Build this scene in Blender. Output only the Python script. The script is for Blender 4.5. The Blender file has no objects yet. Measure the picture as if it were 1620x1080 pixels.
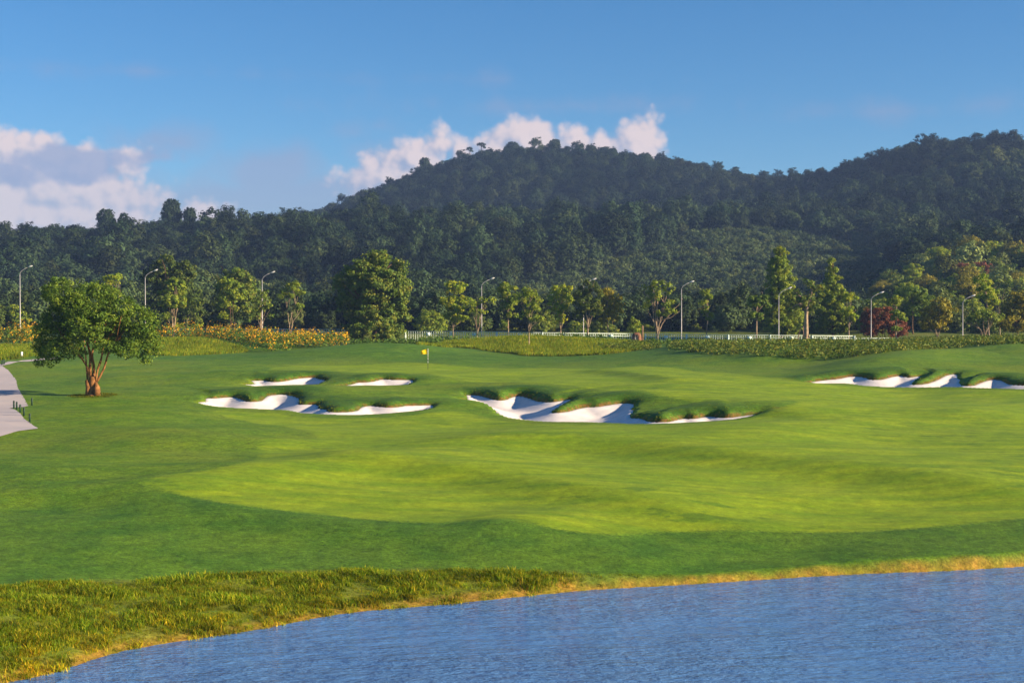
import bpy, math, random
import numpy as np
from math import radians, pi

# ------------------------------------------------------------------ camera, sky, sun, exposure
scene = bpy.context.scene
COL = scene.collection
F = 2250.0                       # focal length in photograph pixels (1620 wide)
CAM_H = 8.0
PITCH = -math.atan(40.0 / F)
cam_d = bpy.data.cameras.new("camera"); cam = bpy.data.objects.new("camera", cam_d); COL.objects.link(cam)
cam_d.sensor_width = 36.0; cam_d.lens = 50.0; cam_d.clip_end = 20000.0; cam_d.clip_start = 0.5
cam.location = (0, 0, CAM_H); cam.rotation_euler = (pi / 2 + PITCH, 0, 0)
scene.camera = cam

SUN_AZ_BEHIND = radians(14.0)    # sun stands to the right, a little behind the camera
SUN_EL = radians(17.0)
SUN_H = np.array([math.cos(SUN_AZ_BEHIND), -math.sin(SUN_AZ_BEHIND)])
SUN_V = np.array([SUN_H[0] * math.cos(SUN_EL), SUN_H[1] * math.cos(SUN_EL), math.sin(SUN_EL)])
sun_d = bpy.data.lights.new("sun", 'SUN'); sun = bpy.data.objects.new("sun", sun_d); COL.objects.link(sun)
sun_d.energy = 4.7; sun_d.angle = radians(0.6); sun_d.color = (1.0, 0.80, 0.56)
from mathutils import Vector
sun.rotation_euler = Vector(tuple(SUN_V)).to_track_quat('Z', 'Y').to_euler()
sun.location = (80, -20, 60)

world = bpy.data.worlds.new("World"); scene.world = world; world.use_nodes = True
EXPOSURE = 1.5
SKY_STRENGTH = 0.05
SKY_SAT = 1.12
SKY_HUE = 0.500
vs = scene.view_settings
vs.view_transform = 'Standard'; vs.look = 'None'; vs.exposure = EXPOSURE; vs.gamma = 1.0; vs.use_curve_mapping = False
scene.cycles.use_denoising = True
scene.cycles.max_bounces = 6
scene.cycles.transparent_max_bounces = 4
scene.cycles.volume_bounces = 0


# ------------------------------------------------------------------ node helpers
class NT:
    def __init__(self, tree):
        self.t = tree
        self.n = tree.nodes
        self.l = tree.links

    def node(self, kind, **kw):
        nd = self.n.new(kind)
        for k, v in kw.items():
            setattr(nd, k, v)
        return nd

    def put(self, sock, val):
        if isinstance(val, bpy.types.NodeSocket):
            self.l.new(val, sock)
        elif val is not None:
            if sock.type == 'RGBA' and len(val) == 3:
                val = (*val, 1.0)
            sock.default_value = val

    def math(self, op, a, b=None, c=None, clamp=False):
        nd = self.node('ShaderNodeMath', operation=op)
        nd.use_clamp = clamp
        self.put(nd.inputs[0], a)
        if b is not None: self.put(nd.inputs[1], b)
        if c is not None: self.put(nd.inputs[2], c)
        return nd.outputs[0]

    def vmath(self, op, a, b=None):
        nd = self.node('ShaderNodeVectorMath', operation=op)
        self.put(nd.inputs[0], a)
        if b is not None: self.put(nd.inputs[1], b)
        return nd.outputs[0]

    def mix(self, fac, a, b, mode='MIX'):
        nd = self.node('ShaderNodeMix', data_type='RGBA', blend_type=mode)
        self.put(nd.inputs[0], fac); self.put(nd.inputs[6], a); self.put(nd.inputs[7], b)
        return nd.outputs[2]

    def noise(self, vec, scale, detail=3.0, rough=0.55, lac=2.0, dim='3D'):
        nd = self.node('ShaderNodeTexNoise', noise_dimensions=dim)
        if vec is not None: self.l.new(vec, nd.inputs['Vector'])
        nd.inputs['Scale'].default_value = scale; nd.inputs['Detail'].default_value = detail
        nd.inputs['Roughness'].default_value = rough; nd.inputs['Lacunarity'].default_value = lac
        return nd.outputs['Fac']

    def smooth(self, x, lo, hi, tlo=0.0, thi=1.0):
        nd = self.node('ShaderNodeMapRange', interpolation_type='SMOOTHSTEP')
        self.put(nd.inputs[0], x)
        for i, v in enumerate((lo, hi, tlo, thi)): nd.inputs[i + 1].default_value = v
        return nd.outputs[0]

    def scalevec(self, vec, s):
        nd = self.node('ShaderNodeMapping'); self.l.new(vec, nd.inputs[0]); nd.inputs['Scale'].default_value = s
        return nd.outputs[0]

    def attr(self, name, kind='GEOMETRY'):
        nd = self.node('ShaderNodeAttribute'); nd.attribute_name = name; nd.attribute_type = kind
        return nd.outputs['Fac']


def new_mat(name):
    m = bpy.data.materials.new(name); m.use_nodes = True
    nt = NT(m.node_tree); b = nt.n['Principled BSDF']
    return m, nt, b


# ------------------------------------------------------------------ world: Nishita sky with cumulus low over the hills
def build_world():
    nt = NT(world.node_tree)
    nt.n.clear()
    out = nt.node('ShaderNodeOutputWorld')
    sky = nt.node('ShaderNodeTexSky', sky_type='NISHITA')
    sky.sun_disc = False
    sky.sun_elevation = SUN_EL
    sky.sun_rotation = math.atan2(SUN_H[0], SUN_H[1])
    sky.altitude = 0.0; sky.air_density = 1.0; sky.dust_density = 0.0; sky.ozone_density = 6.0
    tc = nt.node('ShaderNodeTexCoord')
    sep = nt.node('ShaderNodeSeparateXYZ'); nt.l.new(tc.outputs['Generated'], sep.inputs[0])
    az = nt.math('ARCTAN2', sep.outputs[0], sep.outputs[1])
    el = nt.math('ARCSINE', sep.outputs[2])
    u = nt.math('MULTIPLY', az, F / 100.0)
    v = nt.math('MULTIPLY', el, F / 100.0)
    comb = nt.node('ShaderNodeCombineXYZ')
    nt.l.new(u, comb.inputs[0]); nt.l.new(v, comb.inputs[1])
    P = comb.outputs[0]
    k = 2.0 ** (-EXPOSURE)

    # a node group: sky position -> cloud density
    def density_group(name, blobs, amp, nscale, bil_amp):
        g = bpy.data.node_groups.new(name, 'ShaderNodeTree')
        g.interface.new_socket('P', in_out='INPUT', socket_type='NodeSocketVector')
        g.interface.new_socket('D', in_out='OUTPUT', socket_type='NodeSocketFloat')
        gt = NT(g)
        gi = gt.node('NodeGroupInput'); go = gt.node('NodeGroupOutput')
        p = gi.outputs[0]
        s = gt.node('ShaderNodeSeparateXYZ'); gt.l.new(p, s.inputs[0])
        f = None
        for (px, py, rx, ry) in blobs:
            cu = (px - 810) / 100.0; cv = (500 - py) / 100.0
            a = gt.math('MULTIPLY', gt.math('SUBTRACT', s.outputs[0], cu), 100.0 / rx)
            b = gt.math('MULTIPLY', gt.math('SUBTRACT', s.outputs[1], cv), 100.0 / ry)
            d = gt.math('SQRT', gt.math('ADD', gt.math('MULTIPLY', a, a), gt.math('MULTIPLY', b, b)))
            # distance inside the blob in hundreds of pixels, so that edges are equally crisp on large and small blobs
            kk = gt.math('MULTIPLY', gt.math('SUBTRACT', 1.0, d), min(rx, ry) / 100.0)
            if f is None: f = kk
            else:
                nd = gt.node('ShaderNodeMath', operation='SMOOTH_MAX')
                gt.l.new(f, nd.inputs[0]); gt.l.new(kk, nd.inputs[1]); nd.inputs[2].default_value = 0.04
                f = nd.outputs[0]
        n1 = gt.noise(p, nscale, 5.0, 0.55, dim='2D')
        n = gt.math('MULTIPLY', gt.math('SUBTRACT', n1, 0.5), amp)
        if bil_amp:
            vo = gt.node('ShaderNodeTexVoronoi', feature='F1', voronoi_dimensions='2D'); gt.l.new(p, vo.inputs['Vector'])
            vo.inputs['Scale'].default_value = nscale * 2.6; vo.inputs['Detail'].default_value = 1.0; vo.inputs['Roughness'].default_value = 0.55
            n = gt.math('ADD', n, gt.math('MULTIPLY', gt.math('SUBTRACT', 0.42, vo.outputs['Distance']), bil_amp))
        gt.l.new(gt.math('ADD', f, n), go.inputs[0])
        return g

    cum = density_group('cumulus_density', [
        (40, 282, 110, 66), (92, 260, 70, 44), (150, 278, 80, 46), (214, 270, 40, 36), (120, 320, 190, 50), (90, 360, 220, 70), (0, 350, 140, 100), (262, 304, 15, 15),
        (700, 229, 36, 42), (655, 259, 66, 44), (730, 243, 32, 36), (640, 292, 120, 60), (832, 227, 62, 50), (790, 247, 64, 46),
        (904, 227, 42, 34), (945, 253, 90, 46), (1008, 239, 50, 54), (1030, 212, 20, 36), (985, 269, 70, 50), (860, 267, 150, 60), (335, 346, 70, 34)], 0.34, 1.5, 0.13)
    veil = density_group('veil_density', [
        (280, 232, 90, 30), (430, 280, 110, 60), (590, 248, 60, 30), (520, 315, 200, 60), (330, 330, 240, 60), (560, 215, 50, 15), (600, 203, 28, 13), (685, 168, 22, 16),
        (775, 130, 50, 9), (300, 130, 240, 7), (860, 172, 220, 12), (1400, 190, 170, 14)], 0.6, 1.3, 0.0)

    def den(g, p):
        nd = nt.node('ShaderNodeGroup'); nd.node_tree = g; nt.l.new(p, nd.inputs[0]); return nd.outputs[0]
    d0 = den(cum, P)
    d1 = den(cum, nt.vmath('ADD', P, (0.13, 0.11, 0.0)))      # the density a little nearer the sun shades the cloud
    mask = nt.smooth(d0, -0.03, 0.17)
    lit = nt.smooth(nt.math('SUBTRACT', d0, d1), -0.17, 0.14)
    cfade = nt.smooth(v, 1.6, 2.7)                             # clouds dissolve into the haze lower down
    ccol = nt.mix(lit, (0.30, 0.38, 0.56), (0.84, 0.70, 0.69))
    ccol = nt.mix(nt.math('MULTIPLY', nt.math('SUBTRACT', 1.0, cfade), 0.45), ccol, (0.52, 0.55, 0.66))
    # a flat grey-blue cloud in the shadow of the cumulus at the left
    shade = density_group('shaded_cloud_density', [(120, 272, 105, 34), (60, 288, 60, 26), (185, 262, 80, 24), (250, 258, 50, 14)], 0.30, 1.7, 0.06)
    sm = nt.smooth(den(shade, P), -0.02, 0.13)
    dv = den(veil, P)
    vm = nt.math('MULTIPLY', nt.smooth(dv, -0.10, 0.42), 0.62)
    skyc = nt.mix(1.0, sky.outputs[0], (SKY_STRENGTH,) * 3, 'MULTIPLY')
    hs = nt.node('ShaderNodeHueSaturation'); hs.inputs['Saturation'].default_value = SKY_SAT; hs.inputs['Hue'].default_value = SKY_HUE
    nt.l.new(skyc, hs.inputs['Color'])
    c1 = nt.mix(vm, hs.outputs[0], (0.33 * k, 0.38 * k, 0.55 * k))
    c2 = nt.mix(nt.math('MULTIPLY', mask, 0.95), c1, nt.mix(1.0, ccol, (k, k, k), 'MULTIPLY'))
    c2 = nt.mix(nt.math('MULTIPLY', sm, 0.85), c2, (0.325 * k, 0.405 * k, 0.60 * k))
    bg1 = nt.node('ShaderNodeBackground'); nt.l.new(c2, bg1.inputs[0])
    # the rest of the sky: the same low cumulus from plain noise
    pn = nt.scalevec(P, (1.0, 2.2, 1.0)); nz = nt.noise(pn, 0.16, 4, 0.6, dim='2D')
    low = nt.math('MULTIPLY', nt.smooth(v, 0.0, 1.0), nt.smooth(v, 5.0, 2.5))
    m2 = nt.math('MULTIPLY', nt.smooth(nz, 0.54, 0.62), low)
    c3 = nt.mix(nt.math('MULTIPLY', m2, 0.8), hs.outputs[0], (0.60 * k, 0.56 * k, 0.62 * k))
    bg2 = nt.node('ShaderNodeBackground'); nt.l.new(c3, bg2.inputs[0])
    near = nt.math('MULTIPLY', nt.math('LESS_THAN', nt.math('ABSOLUTE', az), 0.50), nt.math('LESS_THAN', nt.math('ABSOLUTE', el), 0.30))
    mx = nt.node('ShaderNodeMixShader'); nt.l.new(near, mx.inputs[0]); nt.l.new(bg2.outputs[0], mx.inputs[1]); nt.l.new(bg1.outputs[0], mx.inputs[2])
    nt.l.new(mx.outputs[0], out.inputs[0])
    world.cycles.sampling_method = 'MANUAL'; world.cycles.sample_map_resolution = 256

build_world()

# ------------------------------------------------------------------ geometry helpers
def px_dir(px, py):
    px = np.asarray(px, float); py = np.asarray(py, float)
    uu = (px - 810.0) / F; vv = (540.0 - py) / F
    dy = math.cos(PITCH) - vv * math.sin(PITCH); dz = math.sin(PITCH) + vv * math.cos(PITCH)
    return uu / dy, dz / dy          # per metre of depth


def at(px, py, Y):
    a, b = px_dir(px, py)
    return np.stack(np.broadcast_arrays(a * Y, np.asarray(Y, float), CAM_H + b * Y), -1)


def depth_for_z(px, py, z):
    a, b = px_dir(px, py)
    return (np.asarray(z, float) - CAM_H) / b


class TPS:
    def __init__(self, P, z, scale, lam):
        self.P = np.asarray(P, float) / scale; self.s = scale
        n = len(self.P); K = self.ker(self.P, self.P) + lam * np.eye(n)
        Q = np.c_[np.ones(n), self.P]
        A = np.zeros((n + 3, n + 3)); A[:n, :n] = K; A[:n, n:] = Q; A[n:, :n] = Q.T
        sol = np.linalg.solve(A, np.r_[np.asarray(z, float), 0, 0, 0])
        self.w, self.a = sol[:n], sol[n:]

    @staticmethod
    def ker(A, B):
        r2 = ((A[:, None, :] - B[None]) ** 2).sum(-1) + 1e-12
        return 0.5 * r2 * np.log(r2)

    def __call__(self, X, Y):
        sh = np.shape(X); Q = np.c_[np.ravel(X), np.ravel(Y)] / self.s
        out = np.empty(len(Q))
        for i in range(0, len(Q), 20000):
            q = Q[i:i + 20000]
            out[i:i + 20000] = self.ker(q, self.P) @ self.w + self.a[0] + q @ self.a[1:]
        return out.reshape(sh)


def sstep(x, lo, hi):
    t = np.clip((x - lo) / (hi - lo), 0, 1); return t * t * (3 - 2 * t)


def poly_sd(P, X, Y):
    """signed distance (negative inside) to a closed polygon, with the outward normal of the nearest edge"""
    P = np.asarray(P, float); Q = np.roll(P, -1, 0)
    area = 0.5 * np.sum(P[:, 0] * Q[:, 1] - Q[:, 0] * P[:, 1])
    sh = np.shape(X); x = np.ravel(X); y = np.ravel(Y)
    best = np.full(len(x), 1e18); inside = np.zeros(len(x), bool); ny = np.zeros(len(x)); nx = np.zeros(len(x))
    for (ax, ay), (bx, by) in zip(P, Q):
        dx, dy = bx - ax, by - ay; L2 = dx * dx + dy * dy + 1e-12
        t = np.clip(((x - ax) * dx + (y - ay) * dy) / L2, 0, 1)
        d2 = (x - ax - t * dx) ** 2 + (y - ay - t * dy) ** 2
        m = d2 < best
        best[m] = d2[m]
        L = math.sqrt(L2); s = 1 if area > 0 else -1
        nx[m] = s * dy / L; ny[m] = -s * dx / L
        c = ((ay > y) != (by > y)) & (x < dx * (y - ay) / (dy if abs(dy) > 1e-12 else 1e-12) + ax)
        inside ^= c
    d = np.sqrt(best); d = np.where(inside, -d, d)
    return d.reshape(sh), nx.reshape(sh), ny.reshape(sh)


def lip_sd(P, X, Y):
    """signed distance to a bunker outline and how much of a lip the nearest stretch of outline carries (smoothed along it)"""
    P = np.asarray(P, float); Q = np.roll(P, -1, 0); e = Q - P; L = np.hypot(e[:, 0], e[:, 1]) + 1e-9
    s = 1 if 0.5 * np.sum(P[:, 0] * Q[:, 1] - Q[:, 0] * P[:, 1]) > 0 else -1
    w = sstep(-s * e[:, 0] / L, -0.30, 0.45)
    pos = np.cumsum(L); tot = pos[-1]
    wv = []
    for i in range(len(P)):       # weight at each corner: average of the edges within a metre or two
        d = np.abs(pos - L / 2 - (pos[i] - L[i])); d = np.minimum(d, tot - d); k = np.exp(-(d / 1.3) ** 2) * L
        wv.append((k * w).sum() / k.sum())
    wv = np.array(wv); wn = np.roll(wv, -1)
    sh = np.shape(X); x = np.ravel(X); y = np.ravel(Y); best = np.full(len(x), 1e18); ww = np.zeros(len(x)); ins = np.zeros(len(x), bool)
    for i in range(len(P)):
        (ax, ay), (dx, dy) = P[i], e[i]
        t = np.clip(((x - ax) * dx + (y - ay) * dy) / L[i] ** 2, 0, 1); d2 = (x - ax - t * dx) ** 2 + (y - ay - t * dy) ** 2
        m = d2 < best; best[m] = d2[m]; ww[m] = (wv[i] * (1 - t) + wn[i] * t)[m]
        by = Q[i][1]; ins ^= ((ay > y) != (by > y)) & (x < dx * (y - ay) / (dy if abs(dy) > 1e-12 else 1e-12) + ax)
    d = np.sqrt(best); return np.where(ins, -d, d).reshape(sh), ww.reshape(sh)


def line_sd(P, X, Y):
    """distance to an open polyline, signed (positive on its left), and the parameter along it 0..1"""
    P = np.asarray(P, float); seg = np.diff(P, axis=0); L = np.hypot(seg[:, 0], seg[:, 1]); cum = np.r_[0, np.cumsum(L)]
    sh = np.shape(X); x = np.ravel(X); y = np.ravel(Y)
    best = np.full(len(x), 1e18); sg = np.zeros(len(x)); par = np.zeros(len(x))
    for i in range(len(seg)):
        (ax, ay), (dx, dy) = P[i], seg[i]
        t = np.clip(((x - ax) * dx + (y - ay) * dy) / (L[i] ** 2 + 1e-12), 0, 1)
        d2 = (x - ax - t * dx) ** 2 + (y - ay - t * dy) ** 2
        m = d2 < best; best[m] = d2[m]
        sg[m] = np.sign(dx * (y - ay) - dy * (x - ax))[m]
        par[m] = (cum[i] + t * L[i])[m] / cum[-1]
    return (np.sqrt(best) * sg).reshape(sh), par.reshape(sh)


def smooth_poly(P, n=3, closed=True):
    """Catmull-Rom through the points"""
    P = np.asarray(P, float); N = len(P); out = []
    for i in range(N if closed else N - 1):
        if closed: p0, p1, p2, p3 = P[i - 1], P[i], P[(i + 1) % N], P[(i + 2) % N]
        else: p0, p1, p2, p3 = P[max(i - 1, 0)], P[i], P[i + 1], P[min(i + 2, N - 1)]
        for k in range(n):
            t = k / n
            out.append(0.5 * ((2 * p1) + (-p0 + p2) * t + (2 * p0 - 5 * p1 + 4 * p2 - p3) * t * t + (-p0 + 3 * p1 - 3 * p2 + p3) * t ** 3))
    if not closed: out.append(P[-1])
    return np.array(out)


def mesh_data(name, V, Fc, mats=(), smooth=True, attrs=None):
    """V (n,3); Fc an (m,k) array or a list of such arrays; attrs: name -> (domain, values)"""
    V = np.asarray(V, np.float32)
    groups = Fc if isinstance(Fc, list) else [Fc]
    groups = [np.asarray(g, np.int32) for g in groups if len(g)]
    me = bpy.data.meshes.new(name)
    me.vertices.add(len(V)); me.vertices.foreach_set('co', V.ravel())
    loops = np.concatenate([g.ravel() for g in groups]) if groups else np.zeros(0, np.int32)
    counts = np.concatenate([np.full(len(g), g.shape[1], np.int32) for g in groups]) if groups else np.zeros(0, np.int32)
    me.loops.add(len(loops)); me.loops.foreach_set('vertex_index', loops)
    me.polygons.add(len(counts)); st = np.zeros(len(counts), np.int32); st[1:] = np.cumsum(counts)[:-1]
    me.polygons.foreach_set('loop_start', st); me.polygons.foreach_set('loop_total', counts)
    if smooth: me.polygons.foreach_set('use_smooth', np.ones(len(counts), bool))
    for k, (dom, val) in (attrs or {}).items():
        a = me.attributes.new(k, 'FLOAT', dom); a.data.foreach_set('value', np.asarray(val, np.float32))
    for m in mats: me.materials.append(m)
    me.update(calc_edges=True); me.validate()
    return me


def obj(name, me, parent=None, label=None, cat=None, group=None, kind=None, loc=None):
    o = bpy.data.objects.new(name, me); COL.objects.link(o)
    if parent is not None: o.parent = parent
    if loc is not None: o.location = tuple(loc)
    if label: o['label'] = label
    if cat: o['category'] = cat
    if group: o['group'] = group
    if kind: o['kind'] = kind
    return o


def thing(name, label, cat, loc, group=None, rz=0.0):
    o = obj(name, None, None, label, cat, group, None, loc); o.rotation_euler = (0, 0, rz); o.empty_display_size = 0.3
    return o


class MB:
    """collects verts and faces for one mesh"""
    def __init__(self): self.V = []; self.Q = []; self.T = []; self.n = 0; self.tq = []

    def add(self, V, quads=None, tris=None):
        V = np.asarray(V, float)
        if quads is not None and len(quads): self.Q.append(np.asarray(quads, int) + self.n)
        if tris is not None and len(tris): self.T.append(np.asarray(tris, int) + self.n)
        self.V.append(V); self.n += len(V)

    def box(self, c, s, rz=0.0):
        x, y, z = np.asarray(s, float) / 2
        v = np.array([[-x, -y, -z], [x, -y, -z], [x, y, -z], [-x, y, -z], [-x, -y, z], [x, -y, z], [x, y, z], [-x, y, z]])
        if rz:
            cc, ss = math.cos(rz), math.sin(rz); v = np.c_[v[:, 0] * cc - v[:, 1] * ss, v[:, 0] * ss + v[:, 1] * cc, v[:, 2]]
        self.add(v + np.asarray(c, float), [[0, 3, 2, 1], [4, 5, 6, 7], [0, 1, 5, 4], [1, 2, 6, 5], [2, 3, 7, 6], [3, 0, 4, 7]])

    def tube(self, pts, radii, sides=7, cap=True):
        pts = np.asarray(pts, float); n = len(pts); radii = np.broadcast_to(radii, (n,))
        tan = np.gradient(pts, axis=0); tan /= np.linalg.norm(tan, axis=1)[:, None] + 1e-9
        ref = np.array([0.31, 0.95, 0.05]) if abs(tan[0][2]) > 0.6 else np.array([0.05, 0.1, 1.0])
        ang = np.arange(sides) * 2 * pi / sides; V = []
        for p, t, r in zip(pts, tan, radii):
            a = np.cross(t, ref); a /= np.linalg.norm(a) + 1e-9; b = np.cross(t, a)
            V.append(p + r * (np.cos(ang)[:, None] * a + np.sin(ang)[:, None] * b))
        q = [[i * sides + j, i * sides + (j + 1) % sides, (i + 1) * sides + (j + 1) % sides, (i + 1) * sides + j] for i in range(n - 1) for j in range(sides)]
        V = np.concatenate(V); tr = []
        if cap:
            V = np.r_[V, pts[-1:], pts[:1]]; k = n * sides
            tr = [[(n - 1) * sides + j, (n - 1) * sides + (j + 1) % sides, k] for j in range(sides)] + [[(j + 1) % sides, j, k + 1] for j in range(sides)]
        self.add(V, q, tr)

    def mesh(self, name, mats, smooth=True, attrs=None):
        V = np.concatenate(self.V); fs = []
        if self.Q: fs.append(np.concatenate(self.Q))
        if self.T: fs.append(np.concatenate(self.T))
        return mesh_data(name, V, fs, mats, smooth, attrs)


# ------------------------------------------------------------------ terrain
GC = {  # photograph column -> (row, height of the ground there)
    -300: [(1000, 1.3), (870, 1.4), (785, 1.7), (700, 2.1), (650, 2.3), (600, 2.7), (575, 3.3), (555, 4.0)],
    0: [(928, 1.05), (870, 1.15), (785, 1.45), (700, 1.85), (650, 2.1), (600, 2.7), (575, 3.3), (552, 4.0)],
    200: [(935, .75), (870, .98), (790, 1.35), (700, 1.9), (650, 2.25), (625, 2.5), (595, 2.95), (575, 3.2), (562, 3.6)],
    400: [(935, .55), (870, .85), (800, 1.15), (707, 1.6), (670, 1.75), (647, 1.95), (632, 2.22), (617, 2.7), (610, 2.72), (594, 3.15), (575, 3.2), (562, 3.5)],
    600: [(915, .5), (860, .75), (800, 1.0), (740, 1.35), (700, 1.5), (668, 1.65), (656, 1.75), (642, 2.08), (622, 2.6), (612, 2.72), (597, 3.1), (580, 2.95), (574, 3.1), (560, 3.7), (548, 4.25)],
    800: [(905, .42), (850, .7), (780, 1.1), (700, 1.5), (672, 1.62), (660, 1.68), (633, 2.0), (607, 2.8), (592, 2.75), (580, 2.8), (568, 3.2)],
    1000: [(908, .32), (850, .55), (800, .8), (720, 1.35), (685, 1.55), (672, 1.60), (645, 2.0), (620, 2.75), (600, 2.9), (582, 2.95), (572, 3.2), (556, 3.9)],
    1200: [(903, .30), (850, .5), (800, .75), (720, 1.3), (685, 1.6), (664, 1.75), (650, 2.05), (640, 2.45), (610, 2.75), (595, 2.85), (580, 3.1), (560, 4.1), (545, 4.7)],
    1400: [(893, .32), (850, .55), (790, .8), (740, 1.1), (700, 1.4), (660, 1.7), (630, 2.15), (612, 2.4), (593, 3.2), (572, 3.7), (548, 4.7)],
    1620: [(882, .34), (850, .55), (780, .9), (720, 1.3), (680, 1.6), (640, 2.0), (618, 2.35), (600, 3.0), (588, 3.4), (562, 4.2), (540, 5.0)],
    1900: [(860, .5), (780, 1.0), (700, 1.6), (640, 2.2), (600, 3.2), (560, 4.4), (540, 5.2)],
}
cp = []
for px, rows in GC.items():
    for py, z in rows:
        Y = float(depth_for_z(px, py, z)); a, b = px_dir(px, py); cp.append((a * Y, Y, z))
for px, py, Y in [(320, 538, 190), (320, 560, 172), (260, 540, 188), (390, 558, 182), (830, 534, 194), (830, 562, 172), (730, 548, 185), (930, 545, 186), (1010, 543, 192),
                  (1100, 545, 180), (1300, 556, 172), (1300, 545, 190), (1500, 560, 150), (1500, 540, 175), (1600, 545, 150), (100, 547, 182), (-200, 545, 185)]:
    p = at(px, py, Y); cp.append(tuple(p))
for X in range(-180, 181, 40):
    cp.append((X, 208, 3.45)); cp.append((X, 245, 4.7)); cp.append((X, 300, 5.4))
for X, Y, z in [(0, 0, 6.2), (-30, -5, 6.0), (30, -5, 6.0), (0, 9, 3.2), (-60, 0, 5), (60, 0, 5), (-45, 25, 2.2), (60, 45, 1.4), (80, 80, 2.0), (-60, 60, 2.6), (0, -60, 7), (-90, -60, 6), (90, -60, 6),
                (-120, 120, 4), (130, 120, 4.2), (-25, 15, 2.6), (25, 14, 2.2), (45, 30, 1.2)]:
    cp.append((X, Y, z))
cp = np.array(cp)
near_tps = TPS(cp[:, :2], cp[:, 2], 40.0, 0.002)

# far hills: ridge lines read off the photograph, each at its own distance; the canopy stands `c` metres above the soil
hp = []
def hill(px, py, Y, c=9.0):
    p = at(px, py, Y); hp.append((p[0], p[1], p[2] - c))
for px, py in [(-400, 350), (-200, 352), (0, 362), (100, 352), (200, 344), (300, 340), (450, 332), (560, 326), (640, 322), (740, 330), (840, 326), (940, 326), (1050, 332)]: hill(px, py + 3, 600, 13)
for px, py, Y in [(1150, 345, 620), (1280, 355, 620), (1380, 375, 600)]: hill(px, py, Y, 7)
for px, py in [(-100, 455), (200, 455), (500, 450), (800, 455), (1000, 445), (1150, 440), (1300, 440)]: hill(px, py, 420, 8)
for px, py in [(540, 330), (600, 298), (700, 260), (760, 244), (880, 234), (980, 243), (1040, 256), (1100, 262), (1160, 277), (1220, 300)]: hill(px, py, 1000)
for px, py in [(1270, 300), (1320, 288), (1390, 250), (1450, 225), (1540, 217), (1620, 230), (1750, 240), (1950, 225), (2200, 230)]: hill(px, py, 850)
for px, py, Y in [(1430, 470, 320), (1520, 430, 350), (1620, 402, 372), (1760, 380, 385), (1950, 372, 395), (1620, 372, 500), (1480, 385, 520), (1500, 320, 680), (1620, 310, 690), (1800, 310, 690), (1300, 330, 740)]: hill(px, py, Y, 7)
for px, z in [(-400, 36), (0, 38), (300, 42), (550, 46), (750, 50), (950, 54)]: hp.append(((px - 810) / F * 780, 780, z))
for X, Y, z in [(-700, 300, 6), (700, 300, 20), (-300, 1000, 30), (-500, 800, 30), (-300, 1400, 10), (0, 1300, 60), (300, 1250, 60), (600, 1250, 60), (800, 900, 70), (800, 600, 60), (-900, 600, 40),
                (0, 1700, 10), (700, 1700, 10), (-800, 1300, 10)]: hp.append((X, Y, z))
for X in range(-400, 401, 50): hp.append((X, 290, 5.6))
hp = np.array(hp)
far_tps = TPS(hp[:, :2], hp[:, 2], 200.0, 0.02)

LAKE = smooth_poly([(-10.6, 31.2), (-9.2, 33.8), (-6.5, 36.0), (-4.5, 38.0), (-1.9, 39.2), (0.75, 40.6), (2.4, 41.4), (5.1, 42.2), (10.5, 43.9), (16.3, 45.3), (30, 51), (50, 63), (72, 68), (84, 52), (78, 26), (50, 12),
                    (18, 11), (-8, 11), (-20, 14), (-24, 20), (-18, 26), (-13.5, 29)], 4)


def base_z(X, Y):
    X = np.asarray(X, float); Y = np.asarray(Y, float)
    zn = near_tps(X, np.clip(Y, -70, 330)); zf = far_tps(X, np.maximum(Y, 230))
    far = sstep(np.hypot(X, Y - 700), 650, 1050)
    zf = zf * (1 - far) - 2 * far
    t = sstep(Y, 250, 315)
    side = sstep(np.abs(X), 160, 330) * (1 - t)
    zn = zn * (1 - side) + 5.0 * side
    return zn * (1 - t) + zf * t


def hit(px, py, zf=None):
    """where the ray through a photograph pixel first meets the ground -> (X, Y, z)"""
    px = np.atleast_1d(np.asarray(px, float)); py = np.atleast_1d(np.asarray(py, float)); zf = zf or base_z
    a, b = px_dir(px, py)
    Ys = np.r_[np.arange(28, 130, 0.5), np.arange(130, 320, 1.0)]
    G = zf(a[:, None] * Ys, np.broadcast_to(Ys, (len(px), len(Ys)))) - (CAM_H + b[:, None] * Ys)
    m = G >= 0; i = np.where(m.any(1), m.argmax(1), len(Ys) - 1); i = np.maximum(i, 1); r = np.arange(len(px))
    g0, g1 = G[r, i - 1], G[r, i]; t = np.clip(-g0 / (g1 - g0 + 1e-12), 0, 1)
    Y = Ys[i - 1] + t * (Ys[i] - Ys[i - 1])
    return np.stack([a * Y, Y, CAM_H + b * Y], -1)


def hit_poly(P, n=3, closed=True):
    P = smooth_poly(P, n, closed) if n > 1 else np.asarray(P, float)
    return hit(P[:, 0], P[:, 1])[:, :2]


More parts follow.
